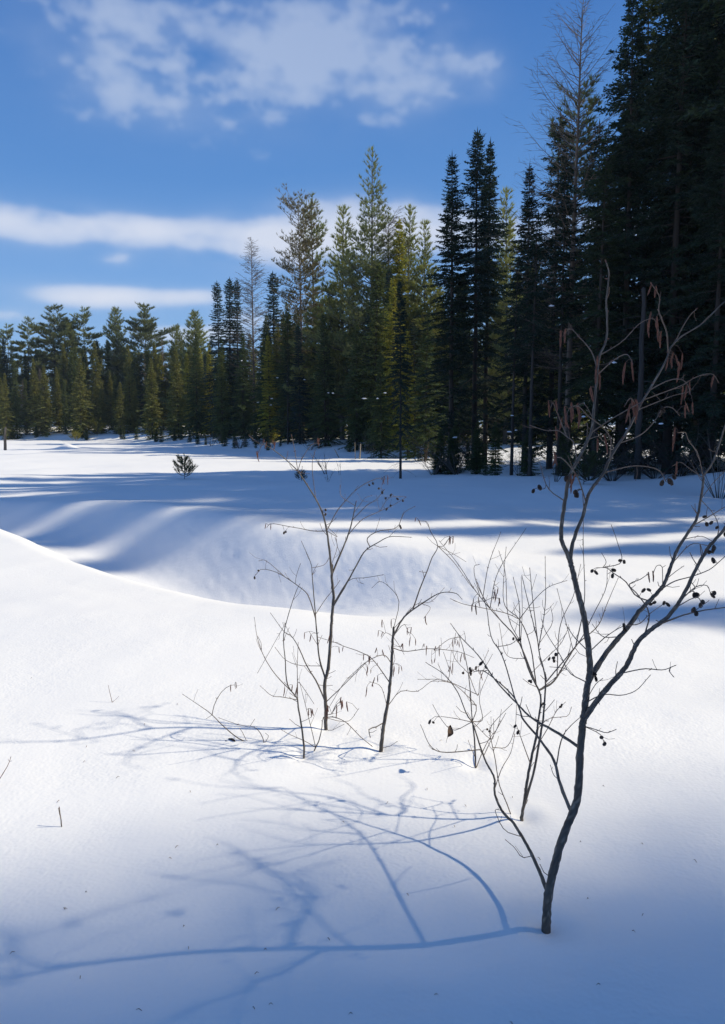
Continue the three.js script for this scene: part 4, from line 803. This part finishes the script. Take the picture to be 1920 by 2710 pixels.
{ const r = rng(808);
  for (let k = 0; k < 20; k++) { const D = k < 7 ? 30 + r() * 8 : 44 + r() * 40, x = edgeX(D) + (r() - 0.35) * 2.5, q = at(960, 1200, D); const u = 960 + F * x / D;
    const b = bush('brush_heap', k < 7 ? 'grey leafless brush at the foot of the near spruces' : 'grey leafless brush along the foot of the middle wood', u, 1200, D, 0.8 + r() * 0.9, k % 3 ? GREYTWIG : DARKTWIG, 300 + k, { stems: 12, spread: 0.8, sub: 5, category: 'brush', thick: 1.2 });
    tag(b, null, null, k < 7 ? 'brush under the near spruces' : 'brush along the middle wood'); } }
for (const [px, py, D, H, r0, label, tilt] of [[952, 1203, 48, 1.15, 0.05, 'pale broken stump post left of the tan bush', 0.06], [941, 1203, 48, 1.25, 0.022, 'thin pale stake beside the pale stump post', -0.02], [1686, 1272, 22.9, 5.6, 0.1, 'grey bare conifer trunk standing in the dark wood on the right', 0], [903, 1198, 50, 0.8, 0.035, 'leaning grey stub at the snowy bank left of the stump post', -0.5]]) {
  const p = at(px, py, D), o = thing(H > 5 ? 'dead_tree' : 'dead_stub', V(p.x, ground(p.x, D) - 0.1, -D), label, H > 5 ? 'dead tree' : 'stump'), b = new Build(), r = rng(px), n = H > 5 ? 14 : 5, pts = [];
  for (let k = 0; k <= n; k++) pts.push(V(tilt * H * k / n + (r() - 0.5) * r0 * 0.5, -0.15 + H * k / n, (r() - 0.5) * r0 * 0.5));
  b.tube(pts, pts.map((_, k) => r0 * lerp(1, 0.6, k / n)), 10, () => tint(H > 5 ? [0.04, 0.036, 0.033] : [0.3, 0.25, 0.19], r, 0.35)); part(o, 'trunk', b.geo(true), barkMat);
  if (H > 5) { const w = new Build(); for (let y = 2; y < H; y += 0.3) { const a = r() * 6.28, l = 0.4 + r() * 0.9; w.tube([V(0, y, 0), V(Math.cos(a) * l * 0.5, y - 0.05, Math.sin(a) * l * 0.5), V(Math.cos(a) * l, y - 0.2 * l, Math.sin(a) * l)], [0.014, 0.009, 0.004], 4, tint(DARKTWIG, r, 0.3)); } tag(part(o, 'dead_twigs', w.geo(true), twigMat), null, null, null, 'stuff'); }
}
// slim trunks standing just inside the wood
for (const [px, D, H, label] of [[1500, 27.5, 12, 'slim dark trunk behind the left fork of the big alder'], [1418, 26, 9, 'thin dark pole trunk at the wood edge in the shade'], [1366, 29, 8, 'thin dark pole trunk right of the close spruces'], [868, 60, 8, 'slim brownish trunk at the foot of the middle wood'], [760, 66, 9, 'slim dark trunk at the foot of the half-dead pine'], [1005, 58, 9, 'stout dark trunk under the tallest pine'], [1100, 50, 9, 'slim trunk left of the small brown shrub']]) plant('spruce_tree', 'spruceThinTrunk', px, 1130 - H * F / D * 0.78, D, label);
// snow caught on boughs
{ const r = rng(99); let k = 0;
  for (const [px, py, D] of [[640, 955, 74], [735, 1000, 66], [760, 1010, 66], [690, 985, 70], [720, 1055, 64], [683, 1065, 70], [718, 1072, 66], [870, 1040, 54], [882, 1041, 54], [1020, 1040, 48], [1000, 1055, 48], [806, 1005, 60], [965, 1055, 52], [1660, 1135, 20.2], [1356, 1100, 25.5], [1348, 1143, 25.5], [1366, 1139, 25.5], [1205, 1158, 32.5], [1626, 960, 19.8], [1460, 810, 24.8], [1545, 1103, 20.4], [1750, 1122, 20.2]]) {
    const p = at(px, py, D), g = new THREE.IcosahedronGeometry(1, 2), q = g.attributes.position, s = (0.03 + 0.04 * r()) * Math.pow(D / 40, 0.7);
    for (let i = 0; i < q.count; i++) { const n = 1 + 1.1 * N3(q.getX(i) * 1.7 + k * 5.3, q.getY(i) * 1.7 + 0.3, q.getZ(i) * 1.7 + 0.7); q.setXYZ(i, q.getX(i) * n * 1.5, q.getY(i) * n * (q.getY(i) < 0 ? 0.3 : 0.65), q.getZ(i) * n * 1.2); }
    g.computeVertexNormals();
    const m = new THREE.Mesh(g, snowClumpMat); m.name = numbered('snow_clump'); m.position.copy(p); m.scale.setScalar(s); m.rotation.y = r() * 6.28; m.castShadow = m.receiveShadow = true;
    tag(m, 'small white clump of snow caught on a dark conifer bough', 'snow clump', 'snow clumps caught on boughs'); scene.add(m); k++;
  } }
// fallen leaves and needles
function leaf(label, px, py, D, size, seed) {
  const r = rng(seed), p = at(px, py, D), b = new Build(), n = 8, rows = [];
  for (let i = 0; i <= n; i++) { const t = i / n, w = Math.sin(Math.PI * t) * 0.34 + 0.02, row = []; for (let j = -2; j <= 2; j++) { const u = j / 2; row.push(b.v(u * w * (1 - 0.5 * Math.abs(u) * 0.6) + (r() - 0.5) * 0.03, 0.55 * u * u * w + 0.25 * Math.sin(t * 5) + (r() - 0.5) * 0.05, t - 0.5 + (r() - 0.5) * 0.02, tint([0.075, 0.045, 0.028], r, 0.45))); } if (rows.length) { const q = rows.at(-1); for (let j = 0; j < 4; j++) b.i.push(q[j], q[j + 1], row[j + 1], q[j], row[j + 1], row[j]); } rows.push(row); }
  b.tube([V(0, 0.02, -0.5), V(0.05, 0.1, -0.75), V(0.02, 0.12, -0.95)], [0.02, 0.015, 0.012], 4, [0.06, 0.04, 0.03]);
  const m = new THREE.Mesh(b.geo(true), twigMatSolid); m.name = numbered('dead_leaf'); m.scale.setScalar(size); m.position.copy(p); m.rotation.set(0.9 * r() + 0.5, r() * 6.28, r() - 0.5); m.castShadow = m.receiveShadow = true; tag(m, label, 'leaf'); scene.add(m);
}
const twigMatSolid = new THREE.MeshStandardMaterial({ color: 0xffffff, roughness: 0.9, vertexColors: true, side: THREE.DoubleSide });
leaf('curled brown dead leaf on the snow beside the small leaning twig', 615, 1962, 3.66, 0.05, 1);
leaf('tiny folded dead leaf left of the curled one', 598, 1964, 3.66, 0.03, 2);
leaf('crumpled dark dead leaf hanging on the many-twigged alder', 1190, 1935, 3.38, 0.055, 3);
{ const r = rng(55), b = new Build();
  for (let k = 0; k < 60; k++) { const D = 1.75 + 3.4 * r() * r(), x = (r() - 0.5) * 0.95 * D, y = ground(x, D) + 0.003, a = r() * 6.28, l = 0.006 + 0.012 * r(); b.tube([V(x, y - 0.002, -D), V(x + Math.cos(a) * l * 0.5, y + 0.004, -D + Math.sin(a) * l * 0.5), V(x + Math.cos(a) * l, y + 0.001, -D + Math.sin(a) * l)], [0.0008, 0.001, 0.0004], 4, tint([0.16, 0.09, 0.045], r, 0.6)); }
  const m = new THREE.Mesh(b.geo(true), twigMatSolid); m.name = 'needle_litter'; m.castShadow = m.receiveShadow = true; tag(m, 'scattered fallen needles and bark crumbs on the near snow', 'litter', null, 'stuff'); scene.add(m); }

renderer.render(scene, camera);
